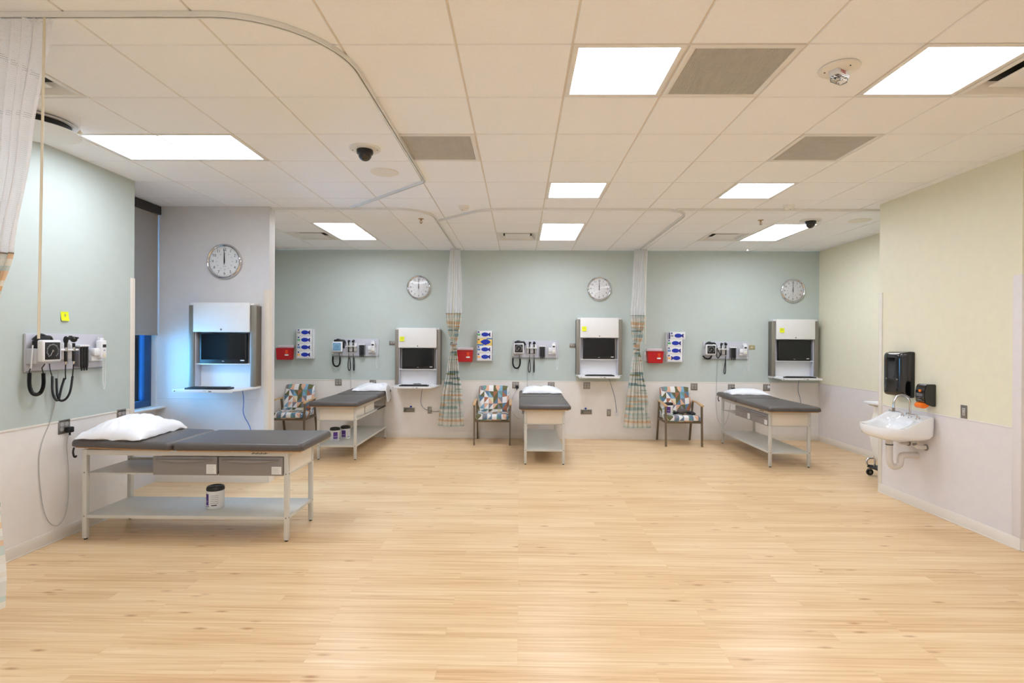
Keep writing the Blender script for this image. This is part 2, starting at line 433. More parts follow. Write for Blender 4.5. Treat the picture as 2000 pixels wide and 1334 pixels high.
strip('baseboard_back', 'cream baseboard along the sea green back wall', [(5.07, YB, -4.22, YB)], M_trim, 0, BH, .006, 'baseboard', 1)
strip('baseboard_bay', 'cream baseboard along the rear right bay wall', [(5.07, 6.08, 5.07, YB)], M_trim, 0, BH, .006, 'baseboard', 1)
strip('baseboard_right', 'cream baseboard under the near right wall', [(XR, 4.37, XR, 6.08), (5.22, 4.37, XR, 4.37)], M_trim, 0, BH, .006, 'baseboard', 1)
strip('trim_2', 'thin cream rail line on the near left wall', [(XL, 5.20, XL, Y0)], M_trim, RAIL - .008, RAIL + .008, .005)
strip('trim_3', 'thin pale rail line on the grey partition wall', [(-2.97, 6.22, -4.22, 6.22)], M_grey, RAIL - .006, RAIL + .006, .004)
strip('trim_4', 'thin cream rail line along the back wall', [(5.07, YB, -4.22, YB)], M_trim, RAIL - .008, RAIL + .008, .004)
strip('trim_5', 'thin rail line on the rear right bay wall', [(5.07, 6.08, 5.07, YB)], M_trim, RAIL - .006, RAIL + .006, .004)
strip('trim_6', 'thin rail line on the near right wall', [(XR, 4.37, XR, 6.08)], M_wainsr, RAIL - .006, RAIL + .006, .004)
def guard(name, label, cx, cy, sx, sy, z0, z1, mat, w=.055):
    m = MB()     # L profile wrapped round an outside corner; sx, sy point into the wall block
    m.box(min(cx - sx * .006, cx + sx * w), max(cx - sx * .006, cx + sx * w), min(cy - sy * .006, cy), max(cy - sy * .006, cy), z0, z1, mat, bev=.0025)
    m.box(min(cx - sx * .006, cx), max(cx - sx * .006, cx), min(cy, cy + sy * w), max(cy, cy + sy * w), z0, z1, mat, bev=.0025)
    struct(m, name, label, 'corner guard')
guard('trim_7', 'cream corner guard at the end of the near left wall', XL, 5.24, -1, -1, BH, 2.25, M_guard)
guard('trim_8', 'cream corner guard on the front edge of the grey partition', -2.905, 6.22, -1, 1, BH, 2.235, M_guard)
guard('trim_9', 'pale corner guard at the far end of the near right wall', XR, 6.08, 1, -1, BH, 2.215, P('beige_corner_guard', (228, 222, 210), .5))
guard('trim_10', 'grey corner guard at the near corner of the right wall', XR, 4.37, 1, 1, BH, 2.215, M_wainsr, w=.075)

# ------------------------------------------------------------------ ceiling
def gx(i): return GX + i * W2
def gy(j): return GY + j * W2
lights = {(1, 0, 1, 1): 'square ceiling light panel nearest the viewer beside a dark grille',
          (4, 0, 1, 1): 'square ceiling light panel at the upper right edge of the view',
          (-5, 2, 2, 1): 'wide rectangular ceiling light panel near the left wall',
          (1, 4, 1, 1): 'square ceiling light panel in the middle of the room, left of the other small one',
          (4, 4, 1, 1): 'square ceiling light panel towards the right bay, in front of the curtain track',
          (-4, 7, 1, 2): 'deep ceiling light panel over the rear left bay',
          (1, 7, 1, 2): 'deep ceiling light panel over the rear middle bay',
          (6, 7, 1, 2): 'deep ceiling light panel over the rear right bay by the dome camera'}
added_back_lights = [(-2, -4, 1, 1), (4, -4, 1, 1), (1, -8, 1, 2), (4, -8, 1, 2), (-2, -8, 1, 2), (-5, -8, 1, 2)]  # unseen panels added behind the viewer to fill the room with light
grilles = {(2, 0): 'grey eggcrate return grille beside the nearest square light panel',
           (-1, 2): 'grey eggcrate return grille just right of the curved curtain track',
           (4, 2): 'grey eggcrate return grille on the right side of the ceiling'}
vents = {(-5, 0): 'white supply air diffuser half hidden behind the near left curtain', (5, 0): 'white supply air diffuser at the upper right edge of the view',
         (-5, 8): 'white supply air diffuser over the rear left bay', (0, 8): 'white supply air diffuser over the rear middle bay',
         (5, 8): 'white supply air diffuser over the rear right bay'}
skip = set()
for k in list(lights) + added_back_lights:
    for a in range(k[2]):
        for b in range(k[3]): skip.add((k[0] + a, k[1] + b))
skip |= set(grilles) | set(vents)
m = MB()
t = bmesh.new()
g = .0068; rc = .008
i0, i1, j0, j1 = -7, 10, -11, 11
for i in range(i0, i1):
    for j in range(j0, j1):
        xa, xb = max(gx(i), X0), min(gx(i + 1), X1); ya, yb = max(gy(j), Y0), min(gy(j + 1), YB)
        if xb - xa < .03 or yb - ya < .03 or (i, j) in skip: continue
        top = [t.verts.new((x, y, CE + rc)) for x, y in ((xa + g - .002, ya + g - .002), (xb - g + .002, ya + g - .002), (xb - g + .002, yb - g + .002), (xa + g - .002, yb - g + .002))]
        bot = [t.verts.new((x, y, CE)) for x, y in ((xa + g + .001, ya + g + .001), (xb - g - .001, ya + g + .001), (xb - g - .001, yb - g - .001), (xa + g + .001, yb - g - .001))]
        t.faces.new(list(reversed(bot)))
        for k in range(4): t.faces.new((bot[k], bot[(k + 1) % 4], top[(k + 1) % 4], top[k]))
bmesh.ops.recalc_face_normals(t, faces=t.faces)
m.merge(t, M_tile)
for i in range(i0, i1 + 1):
    x = gx(i)
    if X0 < x < X1: m.box(x - g - .001, x + g + .001, Y0, YB, CE + rc - .0015, CE + .03, M_grid)
for j in range(j0, j1 + 1):
    y = gy(j)
    if Y0 < y < YB: m.box(X0, X1, y - g - .001, y + g + .001, CE + rc - .001, CE + .03, M_grid)
m.box(X0, X1, Y0, YB, CE + .12, CE + .2, M_tile)
struct(m, 'ceiling', 'suspended ceiling of square white tiles in a metal grid', 'ceiling')

def light_panel(w, h):
    f = MB(); a, b = w / 2 - .007, h / 2 - .007; e = .03
    for (x0, x1, y0, y1) in ((-a, a, -b, -b + e), (-a, a, b - e, b), (-a, -a + e, -b + e, b - e), (a - e, a, -b + e, b - e)):
        f.box(x0, x1, y0, y1, .0, .045, M_white, bev=.002)
    f.box(-a, a, -b, b, .045, .06, M_white)
    l = MB(); l.box(-a + e - .002, a - e + .002, -b + e - .002, b - e + .002, .022, .028, M_lamp)
    return f, l
protos = {}
def put_light(k, label, group):
    i, j, a, b = k; w, h = W2 * a, W2 * b
    loc = (gx(i) + w / 2, gy(j) + h / 2, CE)
    if (a, b) not in protos:
        f, l = light_panel(w, h)
        t = thing('ceiling_light', label, 'ceiling light', loc, 0, group)
        f.build('frame', t); l.build('diffuser', t); protos[(a, b)] = t
    else: t = dup(protos[(a, b)], loc, 0, label, group)
for k, lb in lights.items(): put_light(k, lb, 'recessed ceiling light panels')
bl = ['first', 'second', 'third', 'fourth', 'fifth', 'sixth', 'seventh', 'eighth', 'ninth']
for q, k in enumerate(added_back_lights): put_light(k, 'added unseen ceiling light panel behind the viewer, %s row, %s from the left wall' % ('front' if k[1] == -4 else 'rear', {-5: 'nearest', -2: 'second', 1: 'third', 4: 'fourth', 7: 'farthest'}[k[0]]), 'added unseen fill lights behind the viewer')

m1 = MB(); a = W2 / 2 - .007; e = .034
for (x0, x1, y0, y1) in ((-a, a, -a, -a + e), (-a, a, a - e, a), (-a, -a + e, -a + e, a - e), (a - e, a, -a + e, a - e)): m1.box(x0, x1, y0, y1, -.002, .02, M_white, bev=.002)
m2 = MB(); n = 42; s = 2 * (a - e) / n
for k in range(1, n):
    c = -a + e + k * s
    m2.box(c - .0009, c + .0009, -a + e, a - e, .001, .013, M_egg); m2.box(-a + e, a - e, c - .0009, c + .0009, .001, .013, M_egg)
m3 = MB(); m3.box(-a, a, -a, a, .05, .055, P('lightened_duct_back', (150, 142, 132), .9))  # duct back given a lighter colour to brighten the grille
G0 = None
for (i, j), lb in grilles.items():
    loc = (gx(i) + W2 / 2, gy(j) + W2 / 2, CE)
    if G0 is None:
        G0 = thing('return_grille', lb, 'air grille', loc, 0, 'eggcrate return grilles')
        m1.build('frame', G0); m2.build('eggcrate_core', G0); m3.build('duct_back', G0)
    else: dup(G0, loc, 0, lb)
m1 = MB()
e2 = .075
for (x0, x1, y0, y1) in ((-a, a, -a, -a + e), (-a, a, a - e, a), (-a, -a + e, -a + e, a - e), (a - e, a, -a + e, a - e)): m1.box(x0, x1, y0, y1, -.001, .02, M_white, bev=.002)
t = bmesh.new(); c = a - e; d = a - .085
o_ = [t.verts.new(p) for p in ((-c, -c, .0), (c, -c, .0), (c, c, .0), (-c, c, .0))]; q_ = [t.verts.new(p) for p in ((-d, -d, .055), (d, -d, .055), (d, d, .055), (-d, d, .055))]
for k in range(4): t.faces.new((o_[k], o_[(k + 1) % 4], q_[(k + 1) % 4], q_[k]))
m1.merge(t, M_white)
m2 = MB(); m2.box(-d + .03, d - .03, -d + .03, d - .03, .004, .012, M_white, bev=.003)
m3 = MB(); m3.box(-d, d, -d, d, .055, .06, M_dark)
V0 = None
for (i, j), lb in vents.items():
    loc = (gx(i) + W2 / 2, gy(j) + W2 / 2, CE)
    if V0 is None:
        V0 = thing('supply_diffuser', lb, 'air diffuser', loc, 0, 'supply air diffusers')
        m1.build('frame', V0); m2.build('plaque', V0); m3.build('duct_back', V0)
    else: dup(V0, loc, 0, lb)

# round supply diffuser half behind the curtain
t = thing('round_diffuser', 'round white ceiling diffuser with a dark gap, left of the near curtain wand', 'air diffuser', (-3.45, 3.78, CE))
m = MB(); m.lathe([(.06, -.001), (.22, -.001), (.245, -.012), (.25, -.02), (.235, -.022), (.20, -.014)], M_white, 40, cap=False); m.build('collar', t)
m = MB(); m.lathe([(.0, -.066), (.19, -.068), (.265, -.072), (.27, -.077), (.20, -.083), (0, -.085)], M_white, 40); m.build('disc', t)
m = MB(); m.lathe([(0, -.012), (.21, -.012), (.21, -.067), (0, -.067)], M_dark, 32); m.build('gap_shade_core', t)  # solid dark core stands for the shade inside the open gap

# dome cameras, speakers, detectors, sprinklers, strobe, pulls
t = thing('dome_camera', 'dome camera with white ring on the ceiling beside the curved curtain track', 'security camera', (-1.255, 4.34, CE), 0, 'ceiling dome cameras')
m = MB(); m.lathe([(.0, 0), (.125, 0), (.125, -.006), (.118, -.012), (.06, -.014)], M_white, 36)
for k in (0, PI): m.cyl((.10 * math.cos(k), .10 * math.sin(k), -.010), (.10 * math.cos(k), .10 * math.sin(k), -.0145), .006, M_dgrey)
m.build('trim_ring', t)
m = MB(); m.lathe([(.064, -.012), (.066, -.03), (.063, -.044), (.052, -.052)], M_black, 32); m.build('collar', t)
m = MB(); m.lathe([(.054, -.042)] + [(.054 * math.cos(u), -.05 - .052 * math.sin(u)) for u in [k * PI / 2 / 8 for k in range(9)]], M_blackg, 28); m.build('dome', t)
dup(t, (3.672, 6.87, CE), 0, 'dome camera in front of the lit panel over the rear right bay')
m = MB(); m.lathe([(0, 0), (.128, 0), (.127, -.004), (.12, -.008), (.115, -.007), (0, -.007)], M_cream, 40)
sp = tag(m.build('ceiling_speaker'), 'flat round cream cover on the ceiling behind the near dome camera', 'ceiling speaker', 'round ceiling covers')
place(sp, (-1.25, 4.95, CE))
o = sp.copy(); COL.objects.link(o); place(o, (4.29, 6.87, CE)); o['label'] = 'flat round cream cover on the ceiling near the top of the right wall'
t = thing('smoke_detector', 'small round smoke detector on the ceiling left of centre, near the diagonal track', 'smoke detector', (-.647, 6.2, CE), 0, 'ceiling smoke detectors')
m = MB(); m.lathe([(0, 0), (.06, 0), (.06, -.014), (.05, -.022)], M_cream, 28); m.build('base', t)
m = MB(); m.lathe([(.042, -.02), (.046, -.024), (.044, -.040), (.034, -.048), (0, -.05)], M_cream, 28); m.box(-.02, -.01, -.03, -.02, -.052, -.046, M_dgrey); m.build('sensor_head', t)
dup(t, (3.035, 6.135, CE), .6, 'small round smoke detector on the ceiling to the right, above the track line')
t = thing('fire_sprinkler', 'pendant fire sprinkler on the ceiling over the rear left bay', 'sprinkler', (-1.258, 6.84, CE), 0, 'pendant fire sprinklers')
m = MB(); m.lathe([(0, 0), (.036, 0), (.034, -.004), (.016, -.007), (0, -.007)], M_brass, 24); m.build('escutcheon', t)
m = MB(); m.cyl((0, 0, -.005), (0, 0, -.022), .009, M_brass); m.cyl((0, 0, -.022), (0, 0, -.052), .003, M_red)
for s_ in (-1, 1): m.tube([(s_ * .007, 0, -.02), (s_ * .018, 0, -.032), (s_ * .012, 0, -.048), (0, 0, -.056)], .0028, M_brass, 6, 1)
m.cyl((0, 0, -.056), (0, 0, -.058), .017, M_brass); m.build('sprinkler_head', t)
dup(t, (3.047, 6.87, CE), .3, 'pendant fire sprinkler on the ceiling over the rear right bay')
t = thing('ceiling_pull', 'tiny white pull hanging from the ceiling beside the wide left light panel', 'ceiling pull', (-3.07, 3.72, CE), 0, 'tiny hanging ceiling pulls')
m = MB(); m.cyl((0, 0, 0), (0, 0, -.10), .0012, M_ivory, 6); m.build('cord', t)
m = MB(); m.lathe([(.003, -.095), (.006, -.10), (.016, -.116), (.014, -.120), (0, -.120)], M_ivory, 14); m.build('bell', t)
dup(t, (3.515, 8.38, CE - .015), 0, 'tiny white pull hanging in front of the back wall over the rear right bay')
t = thing('fire_alarm_strobe', 'round ceiling fire alarm strobe with clear lens beside the right light panel', 'fire alarm', (1.79, 3.06, CE), R(28))
m = MB(); m.lathe([(0, 0), (.10, 0), (.105, -.006), (.103, -.014), (.09, -.022), (.03, -.026)], M_cream, 40)
for k in range(3): m.cyl((.075 * math.cos(k * 2 + .5), .075 * math.sin(k * 2 + .5), -.020), (.075 * math.cos(k * 2 + .5), .075 * math.sin(k * 2 + .5), -.026), .004, M_dprint, 8)
m.build('base_plate', t)
m = MB(); m.box(-.055, .055, -.028, .028, -.052, -.02, M_wplast, bev=.004)
m.text('FIRE', .026, M_red, at(-.006, -.0288, -.037)); m.build('horn_body', t)
m = MB(); m.box(-.05, .05, -.024, .024, -.056, -.051, M_chrome, bev=.001); m.build('reflector', t)
m = MB(); m.box(-.05, .05, -.026, .026, -.086, -.052, M_lens, bev=.012, seg=4); m.sphere((.0, 0, -.066), .008, M_chrome, sx=2.5); m.build('strobe_lens', t)

# ------------------------------------------------------------------ curtain tracks
def fillet(pts, rad):
    out = [Vector(pts[0]).to_2d()]
    for k in range(1, len(pts) - 1):
        p = Vector(pts[k][:2]); a = (Vector(pts[k - 1][:2]) - p).normalized(); b = (Vector(pts[k + 1][:2]) - p).normalized()
        ang = a.angle(b); r = rad[k - 1]; L = r / math.tan(ang / 2)
        c = p + (a + b).normalized() * (r / math.sin(ang / 2)); s = p + a * L; e = p + b * L
        v0, v1 = s - c, e - c; th = v0.angle_signed(v1)
        for q in range(15):
            f = -th * q / 14
            out.append(c + Vector((v0.x * math.cos(f) - v0.y * math.sin(f), v0.x * math.sin(f) + v0.y * math.cos(f))))
    out.append(Vector(pts[-1][:2]))
    return out
def track(label, pts, rad):
    path = fillet(pts, rad)
    prof = [(-.0125, -.001), (.0125, -.001), (.0125, -.024), (.005, -.024), (.005, -.021), (.0095, -.021), (.0095, -.005), (-.0095, -.005), (-.0095, -.021), (-.005, -.021), (-.005, -.024), (-.0125, -.024)]
    rings = []
    for i, p in enumerate(path):
        d = (path[min(i + 1, len(path) - 1)] - path[max(i - 1, 0)]).normalized(); n = Vector((-d.y, d.x))
        rings.append([(p.x + n.x * a, p.y + n.y * a, CE + z) for a, z in prof])
    m = MB(); m.rings(rings, M_track)
    return tag(m.build('curtain_track'), label, 'curtain track', 'ceiling curtain tracks')
track('long curved ceiling curtain track sweeping from the near left curtain to the partition', [(-3.775, 2.535), (-.935, 2.535), (-.915, 5.19), (-1.97, 6.245)], [.55, .12])
track('ceiling curtain track curving round the rear left bay', [(-2.90, 6.28), (-1.06, 6.28), (-1.07, 9.195)], [.42])
track('ceiling curtain track round the rear middle bay with one angled end', [(-1.03, 6.88), (-.42, 6.28), (2.0, 6.28), (2.0, 9.195)], [.5, .38])
track('straight ceiling curtain track running to the right wall', [(1.82, 6.285), (5.06, 6.30)], [])

# ------------------------------------------------------------------ curtains
def curtain(label, loc, prof, zb, folds, amp, seed, wand, ztop):
    rnd = random.Random(seed)
    t = thing('privacy_curtain', label, 'curtain', (loc[0], loc[1], 0), loc[2], 'privacy curtains tied into an hourglass')
    prof = sorted(prof)
    ph = [rnd.uniform(-.5, .5) for _ in range(8)]
    def interp(z, k):
        for a, b in zip(prof, prof[1:]):
            if a[0] <= z <= b[0]:
                f = (z - a[0]) / (b[0] - a[0]); f = f * f * (3 - 2 * f) * .55 + f * .45
                return a[k] + (b[k] - a[k]) * f
        return prof[-1][k] if z > prof[-1][0] else prof[0][k]
    def pt(s, z):
        W = interp(z, 2); xc = interp(z, 1); A = amp * min(1, (W / .22)) * (.75 + .25 * math.sin(z * 2 + ph[0]))
        A *= 1 - .5 * max(0, min(1, (z - zb + .1) / .4))
        sw = s + .012 * math.sin(2 * PI * 3 * s + ph[1] * 4) + .006 * math.sin(2 * PI * 7 * s + z * 1.3)
        sag = .012 * math.sin(PI * s) if z < .5 else 0
        x = xc + W * (sw - .5) + .25 * A * math.sin(2 * PI * folds * s * 2 + ph[2])
        y = A * math.sin(2 * PI * folds * s + .5 * math.sin(z * 1.7 + ph[3])) + .3 * A * math.sin(2 * PI * folds * .37 * s + z + ph[4])
        return (x, y, z - sag)
    def sheet(z0, z1, nz, name, mat, clen):
        ns = folds * 14; bm = bmesh.new(); uvl = bm.loops.layers.uv.new('UVMap')
        vs = [[bm.verts.new(pt(i / ns, z0 + (z1 - z0) * k / nz)) for i in range(ns + 1)] for k in range(nz + 1)]
        for k in range(nz):
            for i in range(ns):
                f = bm.faces.new((vs[k][i], vs[k][i + 1], vs[k + 1][i + 1], vs[k + 1][i]))
                for lp, (a, b) in zip(f.loops, ((i, k), (i + 1, k), (i + 1, k + 1), (i, k + 1))):
                    lp[uvl].uv = (a / ns * clen, z0 + (z1 - z0) * b / nz)
        me = bpy.data.meshes.new(name); bm.to_mesh(me); bm.free(); me.materials.append(mat)
        for p in me.polygons: p.use_smooth = True
        o = bpy.data.objects.new(name, me); COL.objects.link(o); o.parent = t
        return o
    z0 = prof[0][0]
    sheet(z0, zb, 70, 'striped_panel', M_curt, 2.2)
    sheet(zb, ztop, 34, 'netting', M_net, 2.2)
    m = MB(); ns = folds * 14
    m.tube([Vector(pt(i / ns, zb)) for i in range(ns + 1)], .004, M_dgrey, 5); m.build('seam_tape', t)
    m = MB(); zt = wand[2]
    m.tube([(wand[0], wand[1], ztop - .01), (wand[0] + wand[3] * .5, wand[1], (ztop + zt) / 2), (wand[0] + wand[3], wand[1], zt)], .0055, M_ivory, 8); m.build('wand', t)
    for k in range(8):
        m = MB(); s = .04 + k * .92 / 7; p = pt(s, ztop)
        m.cyl((p[0], p[1] * .2, ztop - .01), (p[0], p[1] * .2, CE - .018), .0035, M_gplast, 8); m.build('carrier', t)
    # the tie
    zt = min(prof, key=lambda q: q[2]); W = zt[2]
    m = MB(); n = 24
    m.tube([(zt[1] + (W / 2 + .006) * math.cos(2 * PI * i / n), (amp * W / .22 * .95 + .006) * math.sin(2 * PI * i / n), zt[0]) for i in range(n + 1)], .008, M_gprint, 6); m.build('tie', t)
    return t
curtain('privacy curtain hanging at the back wall between the left and middle bays', (-1.09, 8.93, 0),
        [(.245, -.04, .44), (.7, -.03, .36), (1.2, -.015, .2), (1.60, 0, .10), (1.8, .0, .19), (2.12, .0, .265), (2.6, .01, .24), (3.165, .02, .17)],
        2.11, 6, .045, 3, (-.0, -.075, 1.62, .0), 3.17)
curtain('privacy curtain hanging at the back wall between the middle and right bays', (1.95, 8.93, 0),
        [(.24, .0, .46), (.7, .0, .36), (1.2, -.01, .2), (1.54, -.01, .10), (1.8, .0, .19), (2.10, .0, .25), (2.6, .02, .235), (3.165, .045, .22)],
        2.09, 6, .045, 11, (.11, -.07, 1.63, .005), 3.17)
curtain('privacy curtain at the left edge of the view, nearest the viewer', (-2.45, 2.535, 0),
        [(.36, -.255, .46), (.5, -.245, .44), (.8, -.25, .38), (1.2, -.2, .24), (1.6, -.15, .12), (1.85, -.13, .2), (2.06, -.10, .28), (2.6, -.04, .34), (3.15, .0, .45)],
        2.06, 8, .055, 5, (.215, -.035, 1.655, -.02), 3.17)

# ------------------------------------------------------------------ examination tables
def leg_at(x, y):
    m = MB(); m.box(x - .018, x + .018, y - .018, y + .018, .012, .745, M_frame, bev=.003)
    m.cyl((x, y, 0), (x, y, .014), .013, M_black, 12)
    for z in (.195, .555):
        m.cyl((x, y - .0185, z), (x, y - .0205, z), .006, M_dgrey, 10); sx = 1 if x > 0 else -1
        m.cyl((x + sx * .0185, y, z), (x + sx * .0205, y, z), .006, M_dgrey, 10)
    return m
def make_table(label, loc, rz, cards=True):
    t = thing('examination_table', label, 'examination table', loc, rz, 'padded steel examination tables')
    lx, ly = .835, .255
    for x, y in ((-lx, -ly), (lx, -ly), (lx, ly), (-lx, ly)): leg_at(x, y).build('leg', t)
    m = MB()
    for y in (-ly, ly): m.box(-lx, lx, y - .016, y + .016, .698, .742, M_frame, bev=.003)
    for x in (-lx, lx): m.box(x - .016, x + .016, -ly, ly, .698, .742, M_frame, bev=.003)
    m.box(-lx, -.28, ly - .012, ly + .012, .545, .565, M_frame)
    m.box(-lx, lx, ly - .01, ly + .012, .542, .568, M_frame, bev=.002)
    # faint maker's script on the rail
    for k in range(12): m.box(.55 + k * .011, .557 + k * .011, -ly - .0168, -ly - .015, .716 + .002 * (k % 3), .725 + .003 * ((k * 5) % 3), M_dprint)
    m.build('frame', t)
    m = MB(); m.box(-lx, lx, -ly + .005, ly, .538, .55, M_frame, bev=.002); m.build('upper_shelf', t)
    m = MB(); m.box(-lx - .01, lx + .01, -ly - .012, ly + .012, .176, .204, M_frame, bev=.003); m.build('lower_shelf', t)
    m = MB(); m.box(lx - .008, lx + .012, -ly + .017, ly - .017, .552, .705, M_panel, bev=.002); m.box(lx - .006, lx + .014, -ly + .017, ly - .017, .545, .556, M_frame); m.build('end_panel', t)
    for k, (xa, xb, cx, ch) in enumerate(((-.262, .27, .222, .058), (.282, .812, .76, .042))):
        d = MB(); d.box(xa, xb, -ly - .024, -ly - .004, .541, .694, M_drawer, bev=.005)
        n = 12; poly = [(xa + .03, 0), (xb - .03, 0)] + [(xb - .03 - (xb - xa - .06) * q / n, -.024 * math.sin(PI * q / n)) for q in range(1, n)]
        d.prism(poly, 0, .022, M_drawer, at((0), -ly - .0235, .672))
        d.box(xa + .02, xb - .02, -ly - .004, ly - .03, .552, .68, M_panel)
        dr = d.build('drawer', t)
        if cards:
            c = MB(); c.box(cx - .04, cx + .04, -ly - .0262, -ly - .0238, .555, .555 + ch + .02, M_white)
            for q in range(5): c.box(cx - .032, cx + .024 - .01 * (q % 2), -ly - .0266, -ly - .026, .565 + q * (ch / 5 + .001), .5665 + q * (ch / 5 + .001), M_gprint)
            c.build('label_card', dr)
    SP = -.075
    def pad(x0, x1, name, tilt):
        M = Matrix.Translation((SP, 0, .748)) @ Matrix.Rotation(tilt, 4, 'Y') @ Matrix.Translation((-SP, 0, -.748))
        b = MB(); bm = bmesh.new(); bmesh.ops.create_cube(bm, size=1)
        za, zb = .755, .818
        for v in bm.verts:
            v.co = Vector((x0 + (v.co.x + .5) * (x1 - x0), v.co.y * .69, za + (v.co.z + .5) * (zb - za)))
        bmesh.ops.subdivide_edges(bm, edges=bm.edges[:], cuts=1)
        ve = [e for e in bm.edges if abs(e.verts[0].co.z - e.verts[1].co.z) > .01 and abs(abs(e.verts[0].co.y) - .345) < .001 and min(abs(e.verts[0].co.x - x0), abs(e.verts[0].co.x - x1)) < .001]
        bmesh.ops.bevel(bm, geom=ve, offset=.045, segments=5, profile=.5, affect='EDGES')
        te = [e for e in bm.edges if e.verts[0].co.z > zb - .001 and e.verts[1].co.z > zb - .001 and len(e.link_faces) == 2 and abs(e.calc_face_angle(0)) > 1]
        bmesh.ops.bevel(bm, geom=te, offset=.036, segments=6, profile=.5, affect='EDGES')
        te = [e for e in bm.edges if e.verts[0].co.z < za + .001 and e.verts[1].co.z < za + .001 and len(e.link_faces) == 2 and abs(e.calc_face_angle(0)) > 1]
        bmesh.ops.bevel(bm, geom=te, offset=.012, segments=3, profile=.5, affect='EDGES')
        b.merge(bm, M_vinyl, M); o = b.build(name, t, sharp=60)
        c = MB(); c.box(x0 + .03, x1 - .03, -.315, .315, .7435, .757, M_ply, bev=.002, M=M); c.build('plywood_base', o)
        return o
    pad(-.905, SP - .002, 'head_pad', R(1.6))
    pad(SP + .002, 1.0, 'foot_pad', 0)
    h = MB(); h.tube([(-.90, -.30, .765), (-.90, -.31, .73), (-.90, -.30, .69), (-.885, -.30, .685), (-.88, -.30, .70)], .007, M_black, 8, 1)
    h.build('strap_hook', t)
    return t
tab = make_table('large foreground examination table in front of the left wall', (-2.74, 4.665, 0), 0)
dup(tab, (-2.52, 8.275, 0), -PI / 2 , 'examination table in the rear left bay with two wipe tubs on its shelf')
dup(tab, (.345, 8.09, 0), -PI / 2, 'examination table in the rear middle bay, seen end on')
dup(tab, (3.595, 8.05, 0), -PI / 2, 'examination table in the rear right bay, drawers facing left')

# ------------------------------------------------------------------ pillows
def pillow(label, loc, rz, sx, sy, h, seed, droop=0.0, wr=.012):
    rnd = random.Random(seed); n = 44
    from mathutils import noise
    t = bmesh.new()
    def hgt(u, v):
        a = (1 - abs(u) ** 2.6) * (1 - abs(v) ** 2.6); return max(0, a) ** .5
    off = Vector((seed * 3.1, 0, 0)); top = []; bot = []
    for i in range(n + 1):
        rt, rb = [], []
        for j in range(n + 1):
            u, v = -1 + 2 * i / n, -1 + 2 * j / n
            k = 1 - .07 * (1 - abs(v)) * abs(u) ** 4 * 1.0
            k2 = 1 - .07 * (1 - abs(u)) * abs(v) ** 4
            x, y = u * sx / 2 * k, v * sy / 2 * k2
            nz = noise.noise(Vector((x * 7, y * 7, 0)) + off) * wr * 1.6 + abs(noise.noise(Vector((x * 16, y * 9, 3)) + off)) * wr * 1.1
            hh = hgt(u, v); e = max(abs(u), abs(v))
            z = .008 + h * hh + nz * (.3 + hh)
            lift = max(0, e - .9) * .1 * (1 + noise.noise(Vector((x * 11, y * 11, 9)) + off) * 2)
            x += noise.noise(Vector((y * 9, 1, x)) + off) * .02; y += noise.noise(Vector((x * 9, 5, y)) + off) * .02
            rt.append(t.verts.new((x, y, max(.008, z + lift))))
            rb.append(t.verts.new((x, y, max(.001, .004 + lift * .8))))
        top.append(rt); bot.append(rb)
    for i in range(n):
        for j in range(n):
            t.faces.new((top[i][j], top[i + 1][j], top[i + 1][j + 1], top[i][j + 1])); t.faces.new((bot[i][j], bot[i][j + 1], bot[i + 1][j + 1], bot[i + 1][j]))
    for k in range(n):
        t.faces.new((bot[k][0], bot[k + 1][0], top[k + 1][0], top[k][0])); t.faces.new((top[k][n], top[k + 1][n], bot[k + 1][n], bot[k][n]))
        t.faces.new((top[0][k], top[0][k + 1], bot[0][k + 1], bot[0][k])); t.faces.new((bot[n][k], bot[n][k + 1], top[n][k + 1], top[n][k]))
    if droop:
        for v in t.verts:
            over = max(0, -(v.co.y * math.cos(0)) - droop)
            if over > 0: v.co.z -= over * 1.6; v.co.y += over * .75
    m = MB(); m.merge(t, M_pillow)
    o = tag(m.build('pillow', sharp=80), label, 'pillow', 'white pillows on the examination tables')
    return place(o, loc, rz)
p = pillow('rumpled white pillow on the large foreground examination table', (-3.345, 4.66, .828), R(4), .52, .70, .135, 2, wr=.017)
p.rotation_euler = (0, R(1.6), R(4))
pillow('white pillow hanging over the side of the rear left examination table', (-2.385, 8.92, .826), R(90 + 4), .44, .66, .10, 4, droop=.205, wr=.016)
pillow('flat white pillow on the rear middle examination table', (.36, 8.70, .824), R(2), .64, .42, .10, 5, wr=.012)
pillow('smooth white pillow on the rear right examination table', (3.64, 8.70, .822), R(-3), .60, .40, .085, 6, wr=.006)

